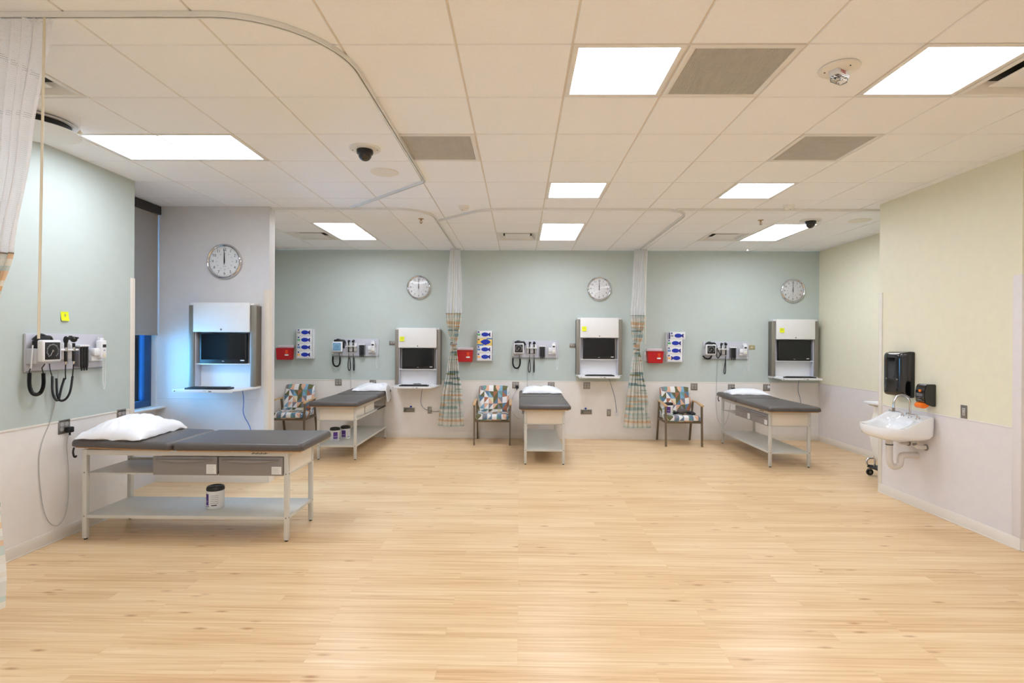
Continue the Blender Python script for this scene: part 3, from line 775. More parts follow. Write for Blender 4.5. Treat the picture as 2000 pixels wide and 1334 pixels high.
# ------------------------------------------------------------------ wipe tubs
def make_tub(label, loc, rz=0):
    t = thing('wipes_tub', label, 'wipes canister', loc, rz, 'disinfectant wipe tubs')
    m = MB(); m.lathe([(.0, 0), (.066, 0), (.07, .006), (.07, .15), (.066, .156)], M_white, 36)
    m.build('tub', t)
    m = MB(); rr = .0708
    def arc(a0, a1, z0, z1, mat, r=rr):
        n = 8; q = [[(r * math.cos(a0 + (a1 - a0) * i / n), r * math.sin(a0 + (a1 - a0) * i / n), z) for i in range(n + 1)] for z in (z0, z1)]
        m.rings(q, mat, closed=False)
    arc(R(-150), R(-100), .02, .13, M_purple); arc(R(-148), R(-104), .026, .034, M_white, .0711); arc(R(-146), R(-108), .06, .062, M_white, .0711); arc(R(-146), R(-108), .07, .072, M_white, .0711)
    for k in range(5): arc(R(-85), R(-35), .05 + k * .016, .053 + k * .016, M_gprint)
    arc(R(-80), R(-45), .03, .038, M_dprint)
    m.build('printed_label', t)
    m = MB(); m.lathe([(.068, .15), (.072, .155), (.072, .17), (.066, .185), (.05, .19), (.04, .184), (.0, .184)], M_black, 36); m.box(-.02, .02, -.068, -.03, .178, .192, M_black, bev=.004); m.build('lid', t)
    return t
tub = make_tub('white wipe tub with purple label on the foreground table shelf', (-2.62, 4.63, .206), R(-8))
dup(tub, (-2.66, 7.77, .206), R(60), 'front wipe tub of the two on the rear left table shelf')
dup(tub, (-2.56, 7.93, .206), R(30), 'rear wipe tub of the two on the rear left table shelf')
dup(tub, (2.41, 8.72, .492), R(20), 'white wipe tub with purple label on the right patterned chair')

# ------------------------------------------------------------------ chairs
def make_chair(label, loc):
    t = thing('guest_armchair', label, 'chair', loc, 0, 'triangle patterned armchairs at the back wall')
    def bar(pts, w, d, name, mat):
        m = MB(); rings = []
        for (x, y, z) in pts: rings.append([(x - w / 2, y - d / 2, z), (x + w / 2, y - d / 2, z), (x + w / 2, y + d / 2, z), (x - w / 2, y + d / 2, z)])
        m.rings(rings, mat); m.build(name, t)
    for s in (-1, 1):
        bar([(s * .285, -.29, 0), (s * .285, -.27, .40), (s * .287, -.255, .635)], .026, .032, 'leg', M_bronze)
        bar([(s * .275, .31, 0), (s * .275, .22, .40), (s * .28, .17, .665)], .026, .036, 'leg', M_bronze)
        m = MB(); P_ = []
        for k in range(9):
            f = k / 8; y = -.29 + f * .50; z = .645 + .035 * f + .012 * math.sin(PI * f); w = .045 - .012 * f
            P_.append([(s * .288 - w / 2, y, z - .012), (s * .288 + w / 2, y, z - .012), (s * .288 + w / 2, y, z + .008), (s * .288 - w / 2, y, z + .008)])
        m.rings(P_, M_wood); m.build('armrest', t)
    m = MB()
    m.box(-.28, .28, -.275, -.25, .365, .395, M_bronze, bev=.003); m.box(-.28, .28, .19, .215, .37, .40, M_bronze, bev=.003)
    for s in (-1, 1): m.box(s * .28 - .01, s * .28 + .01, -.26, .21, .365, .395, M_bronze, bev=.003)
    m.build('seat_frame', t)
    m = MB(); m.box(-.262, .262, -.295, .20, .393, .487, M_cfab, bev=.032, seg=4)
    m.build('seat', t)
    m = MB(); bm = bmesh.new(); nx, nz = 16, 14
    def back(u, v, f):
        w = .265 - .02 * v; x = u * w; z = .47 + .44 * v - .018 * abs(u) ** 3 * (v > .9)
        y = .15 + .10 * v ** 1.2 + .02 * u * u
        e = min(1, (1 - abs(u)) * 9) ** .5 * min(1, min(v, 1 - v) * 8 + .0) ** .5
        return (x, y + (-.035 * e if f == 0 else .03 * e), z)
    for f in (0, 1):
        m.rings([[back(-1 + 2 * i / nx, k / nz, f) for i in range(nx + 1)] for k in range(nz + 1)], M_cfab, closed=False)
    bmesh.ops.remove_doubles(m.bm, verts=m.bm.verts, dist=.0005)
    bmesh.ops.recalc_face_normals(m.bm, faces=m.bm.faces)
    m.build('backrest', t, sharp=70)
    return t
ch = make_chair('triangle patterned armchair in the middle bay between curtain and table', (-.425, 8.85, 0))
dup(ch, (2.615, 8.86, 0), 0, 'triangle patterned armchair in the right bay with a wipe tub and black strap on it')
dup(ch, (-3.72, 8.86, 0), 0, 'triangle patterned armchair in the left bay, partly behind the partition edge')
m = MB()
m.tube([(-.17, .03, .012), (-.1, -.02, .03), (-.02, .02, .05), (.08, .0, .035), (.17, -.04, .02), (.1, -.07, .012)], lambda k: .016 + .008 * math.sin(k * PI), M_black, 8, 2)
m.sphere((-.02, 0, .05), .05, M_vinyl, sx=1.7, sy=1, sz=.8)
m.tube([(.02, -.06, .01), (.12, -.1, .012), (.2, -.02, .012), (.16, .05, .02)], .009, M_black, 8, 2)
place(tag(m.build('folded_cuff'), 'black folded cuff with straps lying on the right patterned armchair', 'blood pressure cuff'), (2.66, 8.76, .489))

# ------------------------------------------------------------------ clocks
def make_clock(label, loc, rz, group='round wall clocks'):
    t = thing('wall_clock', label, 'clock', loc, rz, group)
    Ry = Matrix.Rotation(PI / 2, 4, 'X')
    m = MB(); m.lathe([(.170, .0), (.196, .0), (.203, .012), (.204, .024), (.199, .034), (.189, .039), (.179, .034), (.173, .024), (.170, .0)], M_chrome, 56, M=Ry, cap=False); m.build('rim', t)
    m = MB(); m.lathe([(0, .004), (.174, .004), (.174, .016), (0, .016)], P('clock_dial_white', (250, 250, 250), .5, var=.003), 48, M=Ry)
    for h in range(12):
        a = 2 * PI * h / 12; r = .138
        m.text('12' if h == 0 else str(h), .044, M_dprint, at(r * math.sin(a), -.0166, r * math.cos(a)))
        r = .092; m.text(str(12 + h) if h else '24', .017, M_gprint, at(r * math.sin(a), -.0166, r * math.cos(a)))
    for k in range(60):
        a = 2 * PI * k / 60; w = .0012 if k % 5 else .002
        m.box(-w, w, -.0172, -.016, .157, .163 if k % 5 else .167, M_dprint, M=Matrix.Rotation(a, 4, 'Y'))
        if k % 2 == 0: m.box(-.0007, .0007, -.0172, -.016, .105, .108, M_gprint, M=Matrix.Rotation(a, 4, 'Y'))
    for k in range(7): m.box(-.018 + k * .0055, -.014 + k * .0055, -.0172, -.016, -.060, -.056, M_gprint)
    m.build('dial', t)
    def hand(name, w, l, tail, y, mat, ang=0):
        m = MB(); m.prism([(-w * .6, -tail), (w * .6, -tail), (w, 0), (w * .35, l), (-w * .35, l), (-w, 0)], 0, .002, mat, Matrix.Rotation(ang, 4, 'Y') @ at(0, y, 0)); m.build(name, t)
    hand('hour_hand', .0075, .095, .025, -.021, M_black, R(.5)); hand('minute_hand', .0055, .14, .03, -.024, M_black, R(-.5)); hand('second_hand', .0022, .11, .045, -.027, M_red if False else M_black, R(0))
    m = MB(); m.lathe([(.176, .031), (.1, .0315), (0, .032)], M_lens, 40, M=Ry, cap=False); m.build('lens', t)
    return t
ck = make_clock('wall clock on the grey partition wall', (-3.42, 6.22, 2.56), 0)
dup(ck, (-1.722, YB, 2.565), 0, 'wall clock on the back wall over the left bay')
dup(ck, (1.352, YB, 2.553), 0, 'wall clock on the back wall over the middle bay')
dup(ck, (4.62, YB, 2.535), 0, 'wall clock on the back wall over the right bay')

# ------------------------------------------------------------------ computer cabinets
def make_station(label, loc, rz=0):
    t = thing('wall_computer_cabinet', label, 'wall cabinet', loc, rz, 'wall mounted computer cabinets')
    W, H, D = .385, .96, .15          # origin: bottom centre on the wall
    m = MB()
    m.box(-W + .05, W - .05, -.02, 0, .0, H, M_wplast)
    m.box(-W + .02, W - .02, -D + .01, 0, H - .03, H - .002, M_wplast, bev=.006)
    for s in (-1, 1): m.box(min(s * (W - .075), s * (W - .06)), max(s * (W - .075), s * (W - .06)), -D + .03, 0, .0, H - .03, M_gplast, bev=.002)
    m.box(-W + .07, W - .07, -D + .035, -.02, .255, .268, M_wplast, bev=.003)
    m.box(-W, W, -D + .02, 0, -.02, .006, M_wplast, bev=.006)
    m.build('housing', t)
    for s in (-1, 1):
        m = MB(); x0, x1 = sorted((s * W, s * (W - .062)))
        m.box(x0, x1, -D + .012, -.0, .006, H - .03, M_dgrey, bev=.006)
        for k in range(3):
            xx = s * (W + .001); m.box(min(xx, xx - s * .003), max(xx, xx - s * .003), -D + .04 + k * .035, -D + .05 + k * .035, .02, H - .04, M_dprint)
        m.build('side_rail', t)
    m = MB(); n = 14; poly = [(-W + .063, 0), (W - .063, 0)]
    m.box(-W + .063, W - .063, -D - .012, -D + .012, H - .335, H + .0, M_white, bev=.007, seg=3)
    d = m.build('cabinet_door', t)
    m = MB(); m.cyl((.0, -D - .011, H - .305), (.0, -D - .016, H - .305), .011, M_dgrey, 16, bev=.001); m.box(-.0015, .0015, -D - .0165, -D - .0155, H - .312, H - .298, M_black); m.build('lock', d)
    m = MB()
    m.prism([(-W + .04, 0), (W - .03, 0), (W - .05, -.15), (W - .10, -.34), (-W + .02, -.34), (-W + .02, -.15)], 0, .016, M_wplast, Matrix.Translation((0, -D + .04, -.024)), bev=.003)
    m.box(-W + .02, W - .10, -D - .305, -D - .295, -.034, .0, M_wplast, bev=.003)
    m.box(.03, .06, -D - .308, -D - .304, -.026, -.014, M_dgrey); m.box(-.03, .0, -D - .307, -D - .304, -.016, -.012, M_gprint); m.cyl((-.34, -D - .304, -.017), (-.34, -D - .308, -.017), .006, M_dprint, 10)
    m.build('keyboard_tray', t)
    return t
def make_monitor(label, loc):
    t = thing('computer_monitor', label, 'monitor', loc, 0, 'black monitors in the wall cabinets')
    m = MB(); m.box(-.268, .268, -.05, .0, .0, .345, M_black, bev=.006); m.build('bezel', t)
    m = MB(); m.box(-.250, .250, -.0512, -.049, .045, .333, M_screen); m.build('screen', t)
    m = MB(); m.box(-.012, .012, -.0515, -.0495, .024, .030, M_gplast); m.box(.20, .245, -.0515, -.0495, .03, .042, M_wplast); m.build('badge', t)
    m = MB(); m.box(-.05, .05, .0, .05, .12, .22, M_black, bev=.004); m.build('mount', t)
    return t
def make_keyboard(label, loc):
    t = thing('keyboard', label, 'keyboard', loc, 0, 'black keyboards on the pull-down trays')
    m = MB(); m.box(-.235, .235, -.075, .075, 0, .022, M_black, bev=.006); m.build('case', t)
    m = MB()
    for r in range(5):
        for c in range(18): m.box(-.208 + c * .0232, -.189 + c * .0232, -.062 + r * .025, -.041 + r * .025, .02, .028, M_black, bev=.002, seg=1)
    m.build('keys', t); return t
ST = [((-3.375, 6.22, 1.115), 'computer cabinet on the grey partition wall'),
      ((-1.71, YB, .91), 'computer cabinet in the left bay, mounted lower than the others'),
      ((1.34, YB, 1.095), 'computer cabinet in the middle bay left of the curtain'),
      ((4.60, YB, 1.085), 'computer cabinet in the right bay near the yellow wall')]
nm = ['on the grey partition wall', 'in the left bay', 'in the middle bay', 'in the right bay']
s0 = make_station(ST[0][1], ST[0][0])
mo0 = make_monitor('black monitor inside the computer cabinet ' + nm[0], (ST[0][0][0], ST[0][0][1] - .07, ST[0][0][2] + .268))
kb0 = make_keyboard('black keyboard on the tray of the cabinet ' + nm[0], (-.03 + ST[0][0][0], ST[0][0][1] - .33, ST[0][0][2] - .0075))
for k in (1, 2, 3):
    l, lb = ST[k]; dup(s0, l, 0, lb)
    dup(mo0, (l[0], l[1] - .07, l[2] + .268), 0, 'black monitor inside the computer cabinet ' + nm[k])
    dup(kb0, (l[0] - .02, l[1] - .33, l[2] - .0075), 0, 'black keyboard on the tray of the cabinet ' + nm[k])
m = MB(); m.tube([(-.06, 0, 0), (-.03, -.005, .006), (0, 0, .002), (.03, .004, .007), (.07, 0, 0)], .005, M_black, 6, 2); m.box(-.07, .075, -.006, .006, -.004, .003, M_black, bev=.002)
place(tag(m.build('spare_cable'), 'short black cable lying behind the keyboard in the left bay cabinet', 'cable'), (-1.72, YB - .13, .925))

# sticky notes
def note(name_label, loc, rz, txt):
    m = MB(); n = 6
    m.rings([[(-.038 + .076 * i / n, -.001 - .010 * (1 - k / n) ** 2, -.038 + .076 * k / n) for i in range(n + 1)] for k in range(n + 1)], M_note, closed=False)
    m.text(txt, .035, M_gprint, at(0, -.0065, .005))
    return place(tag(m.build('sticky_note'), name_label, 'sticky note', 'yellow sticky notes'), loc, rz)
o = note('yellow sticky note on the near left wall above the instrument panel', (XL + .001, 4.43, 1.842), PI / 2, '9')
for (l, lb), dx, w, q in zip(ST[1:], (-.27, -.265, -.24), nm[1:], ('10', '11', '12')):
    note('yellow sticky note on the computer cabinet door ' + w, (l[0] + dx + .01, l[1] - .163, l[2] + .96 - .185), 0, q)

# ------------------------------------------------------------------ instrument panels
def coil(m, pts, r, rc, mat, pitch=.0052):
    """closely wound coiled cord along a smoothed path: ribs by radius modulation"""
    pts = [Vector(p) for p in pts]
    for _ in range(3):
        q = [pts[0]]
        for a, b in zip(pts, pts[1:]): q += [a * .75 + b * .25, a * .25 + b * .75]
        pts = q + [pts[-1]]
    L = [0]
    for a, b in zip(pts, pts[1:]): L.append(L[-1] + (b - a).length)
    n = int(L[-1] / (pitch / 2)); out = []; k = 0
    for i in range(n + 1):
        s = L[-1] * i / n
        while k < len(L) - 2 and L[k + 1] < s: k += 1
        f = (s - L[k]) / max(1e-9, L[k + 1] - L[k]); out.append(pts[k].lerp(pts[k + 1], f))
    idx = {'i': -1}
    def rad(f): idx['i'] += 1; return r if idx['i'] % 2 else r - rc
    m.tube(out, rad, mat, 10)
def make_diag(label, loc, rz, variant=0, dial=None):
    t = thing('instrument_wall_panel', label, 'medical instrument panel', loc, rz, 'wall panels of diagnostic instruments')
    m = MB(); m.box(-.383, .383, -.022, 0, -.15, .15, M_gplast, bev=.006); m.box(-.383, .383, -.026, -.02, -.15, -.14, M_gprint, bev=.002); m.build('back_plate', t)
    m = MB(); m.box(-.385, -.235, -.105, -.02, -.085, .035, M_gplast, bev=.01); m.build('cuff_basket', t)
    m = MB()
    for k in range(4): m.box(-.37 + k * .012, -.20 - .02 * (3 - k), -.10 + k * .02, -.088 + k * .02, .0, .115 + .015 * math.sin(k * 2), M_black, bev=.005, M=Matrix.Rotation(R(3 - 2 * k), 4, 'Y'))
    m.tube([(-.36, -.06, .10), (-.31, -.07, .145), (-.25, -.06, .12), (-.20, -.05, .125), (-.18, -.05, .07)], .014, M_black, 8, 2)
    m.build('arm_cuff', t)
    m = MB(); m.box(-.378, -.208, -.15, -.10, -.07, .10, M_wplast, bev=.014, seg=3)
    g_ = m.build('pressure_gauge', t)
    m = MB(); m.box(-.360, -.226, -.1525, -.148, -.052, .082, M_black if dial is None else dial, bev=.001)
    for k in range(24):
        a = R(-140 + k * 280 / 23)
        m.box(-.0012, .0012, -.1532, -.152, .046, .054 if k % 3 else .058, M_white, M=Matrix.Translation((-.293, 0, .015)) @ Matrix.Rotation(a, 4, 'Y'))
    m.box(-.001, .001, -.1536, -.152, -.01, .045, M_white, M=Matrix.Translation((-.293, 0, .015)) @ Matrix.Rotation(R(-150), 4, 'Y'))
    m.cyl((-.293, -.152, .015), (-.293, -.155, .015), .009, M_dgrey, 14)
    m.build('dial', g_)
    m = MB()
    if variant != 3:
        m.tube([(-.388, -.08, .06), (-.393, -.08, -.02), (-.39, -.07, -.12)], .005, M_wplast, 8, 1)
        m.tube([(-.39, -.07, -.11), (-.395, -.06, -.14), (-.385, -.06, -.16)], .004, M_black, 6)
        coil(m, [(-.392, -.06, -.15), (-.395, -.06, -.25), (-.37, -.06, -.31), (-.33, -.06, -.325), (-.29, -.06, -.31), (-.268, -.06, -.25), (-.272, -.06, -.16)], .0145, .003, M_black)
        m.tube([(-.272, -.06, -.165), (-.285, -.06, -.12), (-.28, -.09, -.07)], .004, M_black, 6)
    else:
        coil(m, [(-.40, -.05, -.09), (-.37, -.06, -.13), (-.31, -.07, -.145), (-.27, -.07, -.12), (-.255, -.07, -.06)], .013, .003, M_black)
    m.build('coiled_tube', t)
    m = MB(); m.box(-.16, .01, -.055, -.02, -.06, .075, M_wplast, bev=.01)
    m.box(-.165, .015, -.105, -.02, .012, .028, M_wplast, bev=.005); m.build('handle_cradle', t)
    # two handles
    for k, x in enumerate((-.112, -.034)):
        m = MB(); y = -.10
        m.cyl((x, y, -.075), (x, y, .01), .0115, M_black, 16, bev=.002); m.cyl((x, y, .01), (x, y, .04), .012, M_chrome, 16); m.cyl((x, y, .04), (x, y, .075), .0105, M_black, 16)
        if k == 0: m.sphere((x, y, .10), .019, M_black, sx=.8, sz=1.7); m.box(x - .012, x + .03, y - .02, y + .01, .10, .125, M_black, bev=.006)
        else: m.sphere((x, y, .105), .024, M_black, sx=1.05, sz=1.0); m.cyl((x, y - .0, .115), (x, y - .04, .118), .014, M_black, 16, r2=.005); m.cyl((x, y + .02, .12), (x, y + .035, .12), .016, M_black, 14)
        m.cyl((x, y, -.075), (x, y, -.10), .009, M_chrome, 12, r2=.005)
        m.build('otoscope' if k == 0 else 'ophthalmoscope', t)
    m = MB()
    if variant == 0:
        m.tube([(-.112, -.10, -.09), (-.115, -.10, -.16), (-.10, -.09, -.22)], .0045, M_black, 6, 1)
        m.tube([(-.034, -.10, -.09), (-.02, -.08, -.2)], .0045, M_black, 6)
        m.tube([(-.185, -.03, -.08), (-.19, -.04, -.14), (-.178, -.05, -.20)], .004, M_black, 6, 1)
        coil(m, [(-.180, -.05, -.19), (-.18, -.05, -.32), (-.15, -.05, -.38), (-.12, -.05, -.395), (-.11, -.06, -.30), (-.10, -.08, -.21)], .0095, .0022, M_black)
        coil(m, [(-.135, -.045, -.21), (-.13, -.045, -.34), (-.11, -.05, -.40), (-.06, -.06, -.39), (-.028, -.07, -.33), (-.02, -.08, -.20)], .0095, .0022, M_black)
    elif variant == 3:
        coil(m, [(-.112, -.10, -.09), (-.15, -.09, -.02), (-.17, -.07, .06), (-.18, -.06, -.05), (-.165, -.06, -.12), (-.14, -.06, -.13), (-.115, -.08, -.06)], .008, .002, M_black)
        coil(m, [(-.034, -.10, -.09), (-.045, -.09, -.25), (-.055, -.07, -.37), (-.035, -.06, -.40), (-.02, -.06, -.37), (-.02, -.06, -.16)], .008, .002, M_black)
    else:
        for x, w in ((-.112, .018), (-.034, .007)):
            m.tube([(x, -.10, -.09), (x + .002, -.09, -.17)], .0045, M_black, 6)
            coil(m, [(x, -.09, -.165), (x - w, -.07, -.27), (x - w * 1.1, -.06, -.36), (x, -.05, -.40), (x + w * 1.1, -.05, -.36), (x + w, -.05, -.27), (x + .002, -.045, -.165)], .008, .002, M_black)
    m.build('instrument_cords', t)
    m = MB(); m.box(.052, .158, -.028, -.02, -.13, .06, M_wplast, bev=.008); m.box(.055, .155, -.07, -.022, -.125, .05, P('smoky_plastic', (112, 110, 116), .3), bev=.006)
    for x in (.078, .105, .132):
        m.cyl((x, -.075, -.115), (x, -.075, .045), .0115, M_black, 14); m.cyl((x, -.075, -.16), (x, -.075, -.115), .005, M_black, 10, r2=.011)
    m.box(.052, .158, -.085, -.022, .042, .06, M_wplast, bev=.006); m.build('specula_dispenser', t)
    m = MB(); m.box(.205, .34, -.06, -.02, -.085, -.0, M_wplast, bev=.012); m.box(.205, .27, -.085, -.03, -.04, .03, M_wplast, bev=.012)
    m.box(.262, .33, -.10, -.045, -.065, .10, M_wplast, bev=.014, seg=3); m.cyl((.275, -.06, .10), (.275, -.06, .125), .006, M_wplast, 10); m.box(.285, .325, -.075, -.05, .098, .12, M_wplast, bev=.006)
    m.box(.276, .316, -.1012, -.098, .035, .062, M_dprint); m.box(.288, .304, -.1015, -.098, .005, .015, M_gprint); m.box(.28, .312, -.103, -.09, -.055, -.02, M_ivory, bev=.003)
    m.build('thermometer_unit', t)
    m = MB(); m.tube([(.325, -.05, .09), (.36, -.05, .07), (.372, -.05, -.05), (.372, -.05, -.30), (.36, -.05, -.355), (.345, -.05, -.30), (.35, -.045, -.12), (.33, -.05, -.06)], .0032, M_wplast, 6, 2); m.build('thermometer_cord', t)
    return t
d0 = make_diag('instrument panel on the near left wall', (XL, 4.44, 1.545), PI / 2, 0)
d1 = make_diag('instrument panel in the left bay with a pale blue gauge dial', (-2.78, YB, 1.532), 0, 1, M_dialblue)
d2 = make_diag('instrument panel in the middle bay with a dark gauge dial', (.285, YB, 1.520), 0, 1)
d3 = make_diag('instrument panel in the right bay with a cord looped over its cradle', (3.50, YB, 1.518), 0, 3)
def cord(label, pts, r=.0028, mat=None, sm=3, name='power_cord', cat='cord', group='thin cords on the walls'):
    m = MB(); m.tube(pts, r, mat or M_clearc, 6, sm); return tag(m.build(name), label, cat, group)
cord('thin grey cord looping from the near left instrument panel to its plug', [(XL + .03, 4.34, 1.40), (XL + .006, 4.33, 1.05), (XL + .008, 4.19, .80), (XL + .008, 4.19, .55), (XL + .010, 4.24, .22), (XL + .012, 4.36, .10), (XL + .012, 4.46, .20), (XL + .012, 4.47, .55), (XL + .02, 4.43, .78), (XL + .04, 4.43, .86)])
cord('thin cord hanging from the left bay instrument panel behind the table', [(-2.90, YB - .02, 1.39), (-2.88, YB - .006, 1.05), (-2.88, YB - .006, .6)])
cord('thin cord hanging from the middle bay instrument panel', [(.14, YB - .02, 1.38), (.14, YB - .006, 1.0), (.14, YB - .006, .7)])
cord('thin cord looping down beside the middle bay table', [(-.03, YB - .02, .84), (-.12, YB - .02, .70), (-.14, YB - .03, .48), (-.05, YB - .05, .36), (.02, YB - .06, .34)])
cord('thin cord looping from the right bay instrument panel past the table head', [(3.36, YB - .02, 1.37), (3.35, YB - .006, 1.0), (3.33, YB - .02, .6), (3.36, YB - .03, .32), (3.46, YB - .03, .22), (3.55, YB - .03, .4), (3.60, YB - .02, .80)])
def cable(label, pts, mat=None): return cord(label, pts, .004, mat or M_bluec, 3, 'network_cable', 'cable', 'blue network cables under the cabinets')
cable('blue network cable under the cabinet on the grey partition', [(-3.14, 6.08, 1.09), (-3.16, 6.16, .95), (-3.20, 6.20, .80), (-3.12, 6.21, .66), (-3.10, 6.21, .58)])
cable('grey blue network cable under the left bay cabinet', [(-1.62, YB - .13, .89), (-1.66, YB - .05, .74), (-1.68, YB - .02, .56), (-1.60, YB - .01, .48), (-1.55, YB - .01, .47)], P('slate_cable_jacket', (110, 120, 150), .5))
cable('blue network cable under the middle bay cabinet', [(1.50, YB - .13, 1.075), (1.56, YB - .03, .92), (1.63, YB - .01, .72), (1.66, YB - .01, .46)], P('slate_cable_jacket', (110, 120, 150), .5))
cable('blue network cable under the right bay cabinet', [(4.68, YB - .13, 1.065), (4.70, YB - .03, .86), (4.77, YB - .01, .68), (4.78, YB - .01, .40)], P('slate_cable_jacket', (110, 120, 150), .5))
cord('dark cord from the low outlet running behind the left curtain', [(-1.52, YB - .012, .46), (-1.42, YB - .015, .44), (-1.30, YB - .03, .47)], .004, M_dprint)

# ------------------------------------------------------------------ outlets and plates
def receptacle(m, x, z, s=1.0):
    m.cyl((x, -.003, z), (x, -.0065, z), .0165 * s, M_socket, 20)
    for dx in (-.006, .006): m.box(x + dx - .001, x + dx + .001, -.007, -.0063, z, z + .008, M_dprint)
    m.cyl((x, -.0063, z - .008), (x, -.007, z - .008), .0022, M_dprint, 8)
def outlet(kind, label, loc, rz=0, plug=False):
    t = thing('wall_outlet' if kind in ('quad', 'duplex') else 'wall_plate', label, 'outlet' if kind in ('quad', 'duplex') else 'wall plate', loc, rz, 'steel electrical outlets and plates')
    m = MB()
    if kind == 'quad': w, h = .058, .058
    elif kind == 'duplex': w, h = .035, .06
    elif kind == 'switch': w, h = .056, .036
    elif kind == 'recess': w, h = .098, .042
    elif kind == 'blank': w, h = .036, .055
    mat = {'blank': M_wplast, 'tan': M_tan}.get(kind, M_steel)
    m.box(-w, w, -.005, 0, -h, h, mat, bev=.002); m.build('cover_plate', t)
    m = MB()
    if kind == 'quad':
        for x in (-.024, .024):
            for z in (-.02, .02): receptacle(m, x, z)
        m.build('receptacles', t)
    elif kind == 'duplex':
        m.box(-.017, .017, -.0075, -.004, -.034, .034, M_socket, bev=.002)
        for z in (-.018, .018):
            for dx in (-.006, .006): m.box(dx - .001, dx + .001, -.0082, -.007, z, z + .008, M_dprint)
        m.build('receptacles', t)
    elif kind == 'switch':
        for x in (-.022, .022): m.box(x - .008, x + .008, -.009, -.004, -.012, .012, M_socket, bev=.002)
        m.build('jacks', t)
    elif kind == 'recess':
        m.box(-.08, .08, -.0065, -.004, -.026, .026, P('dark_grey_green_insert', (88, 92, 84), .5)); m.box(-.05, .07, -.0075, -.006, -.02, .012, M_dgrey); m.build('insert', t)
    else:
        m.cyl((0, -.004, .0), (0, -.007, 0), .006, M_gprint, 10); m.build('jack', t)
    if plug:
        m = MB(); m.box(.0, .05, -.05, -.006, -.052, -.004, M_black, bev=.008); m.cyl((.025, -.03, -.05), (.025, -.03, -.075), .007, M_black, 10); m.build('plug', t)
    return t
outlet('quad', 'steel outlet with a black plug on the near left wall', (XL, 4.43, .925), PI / 2, True)
outlet('quad', 'steel outlet near the end of the near left wall, no plug', (XL, 5.075, .93), PI / 2)
for kind, x, z, lb, pl in (
    ('quad', -3.095, .935, 'steel outlet behind the left bay table under its instrument panel', False),
    ('switch', -2.50, .945, 'steel plate right of the left bay pillow', False),
    ('switch', -2.17, 1.612, 'steel plate beside the left bay computer cabinet', False),
    ('recess', -1.875, .473, 'recessed plate low on the back wall in the left bay', False),
    ('duplex', -1.523, .47, 'low steel outlet beside the left curtain', False),
    ('quad', -.06, .908, 'steel outlet with a black plug in the middle bay', True),
    ('quad', .547, .908, 'steel outlet right of the middle bay pillow', False),
    ('switch', .91, 1.586, 'steel plate beside the middle bay computer cabinet', False),
    ('quad', 1.152, .908, 'steel outlet under the middle bay computer cabinet', False),
    ('recess', 1.146, .459, 'recessed plate low on the back wall in the middle bay', False),
    ('duplex', 1.529, .448, 'low steel outlet left of the white jack in the middle bay', False),
    ('blank', 1.655, .453, 'white jack plate low on the wall left of the right curtain', False),
    ('quad', 2.97, .898, 'steel outlet above the right patterned armchair', False),
    ('quad', 3.60, .888, 'steel outlet with a black plug behind the right bay pillow', True),
    ('quad', 4.193, .893, 'steel outlet with a white plug under the right bay cabinet', False)):
    outlet(kind, lb, (x, YB, z), 0, pl)
m = MB(); m.box(-.056, .056, -.005, 0, -.037, .037, M_tan, bev=.002); m.box(-.02, .02, -.007, -.004, -.008, .008, M_ivory)
place(tag(m.build('wall_plate'), 'beige switch plate right of the right bay instrument panel', 'wall plate'), (3.94, YB, 1.573))
m = MB(); m.box(-.016, .016, -.045, -.006, -.01, .03, M_wplast, bev=.006); m.tube([(0, -.03, .03), (-.02, -.04, .06), (.0, -.03, .09)], .003, M_wplast, 6, 2)
place(tag(m.build('charger_plug'), 'small white plug in the outlet under the right bay cabinet', 'plug'), (4.22, YB, .895))
for x, z, lb in ((-1.845, .527, 'small blue clip above the recessed plate in the left bay'), (1.135, .517, 'small blue clip above the recessed plate in the middle bay')):
    m = MB(); m.cyl((0, -.012, 0), (0, 0, 0), .017, M_blue, 14, bev=.004); m.box(-.022, -.004, -.01, 0, -.008, .004, M_blue, bev=.002)
    place(tag(m.build('blue_clip'), lb, 'clip'), (x, YB, z))
outlet('duplex', 'steel outlet on the near right wall beside the soap dispenser', (XR, 4.925, 1.04), -PI / 2)

# ------------------------------------------------------------------ sharps containers
def make_sharps(label, loc):
    t = thing('sharps_container', label, 'sharps container', loc, 0, 'red sharps containers')
    m = MB(); m.rings([[(x * (.122 + .012 * f), -.02 - (y * (.11 + .01 * f)), -.10 + .19 * f) for x, y in ((-1, 0), (1, 0), (1, 1), (-1, 1))] for f in (0, .5, 1)], M_red)
    bmesh.ops.bevel(m.bm, geom=m.bm.edges[:], offset=.006, segments=2, affect='EDGES'); m.build('bin', t)
    m = MB(); m.box(-.138, .138, -.145, -.01, .088, .10, M_red, bev=.004); m.build('rim', t)
    m = MB(); m.box(-.13, .13, -.06, -.005, .10, .145, P('translucent_pink_white', (226, 214, 216), .3), bev=.01); m.build('lid', t)
    m = MB(); m.box(-.165, .12, -.02, 0, -.07, .09, M_wplast, bev=.004); m.box(-.17, -.14, -.06, 0, .02, .09, M_wplast, bev=.004); m.build('bracket', t)
    m = MB(); m.box(.035, .075, -.1445, -.139, .0, .065, M_olabel); m.text('!', .03, M_red, at(.055, -.1447, .03)); m.box(.022, .085, -.1395, -.134, -.03, -.008, M_wplast, bev=.001)
    m.build('warning_label', t)
    return t
sh = make_sharps('red sharps container beside the partition in the left bay', (-3.985, YB, 1.42))
dup(sh, (-.915, YB, 1.40), 0, 'red sharps container right of the left curtain')
dup(sh, (2.285, YB, 1.40), 0, 'red sharps container right of the right curtain')

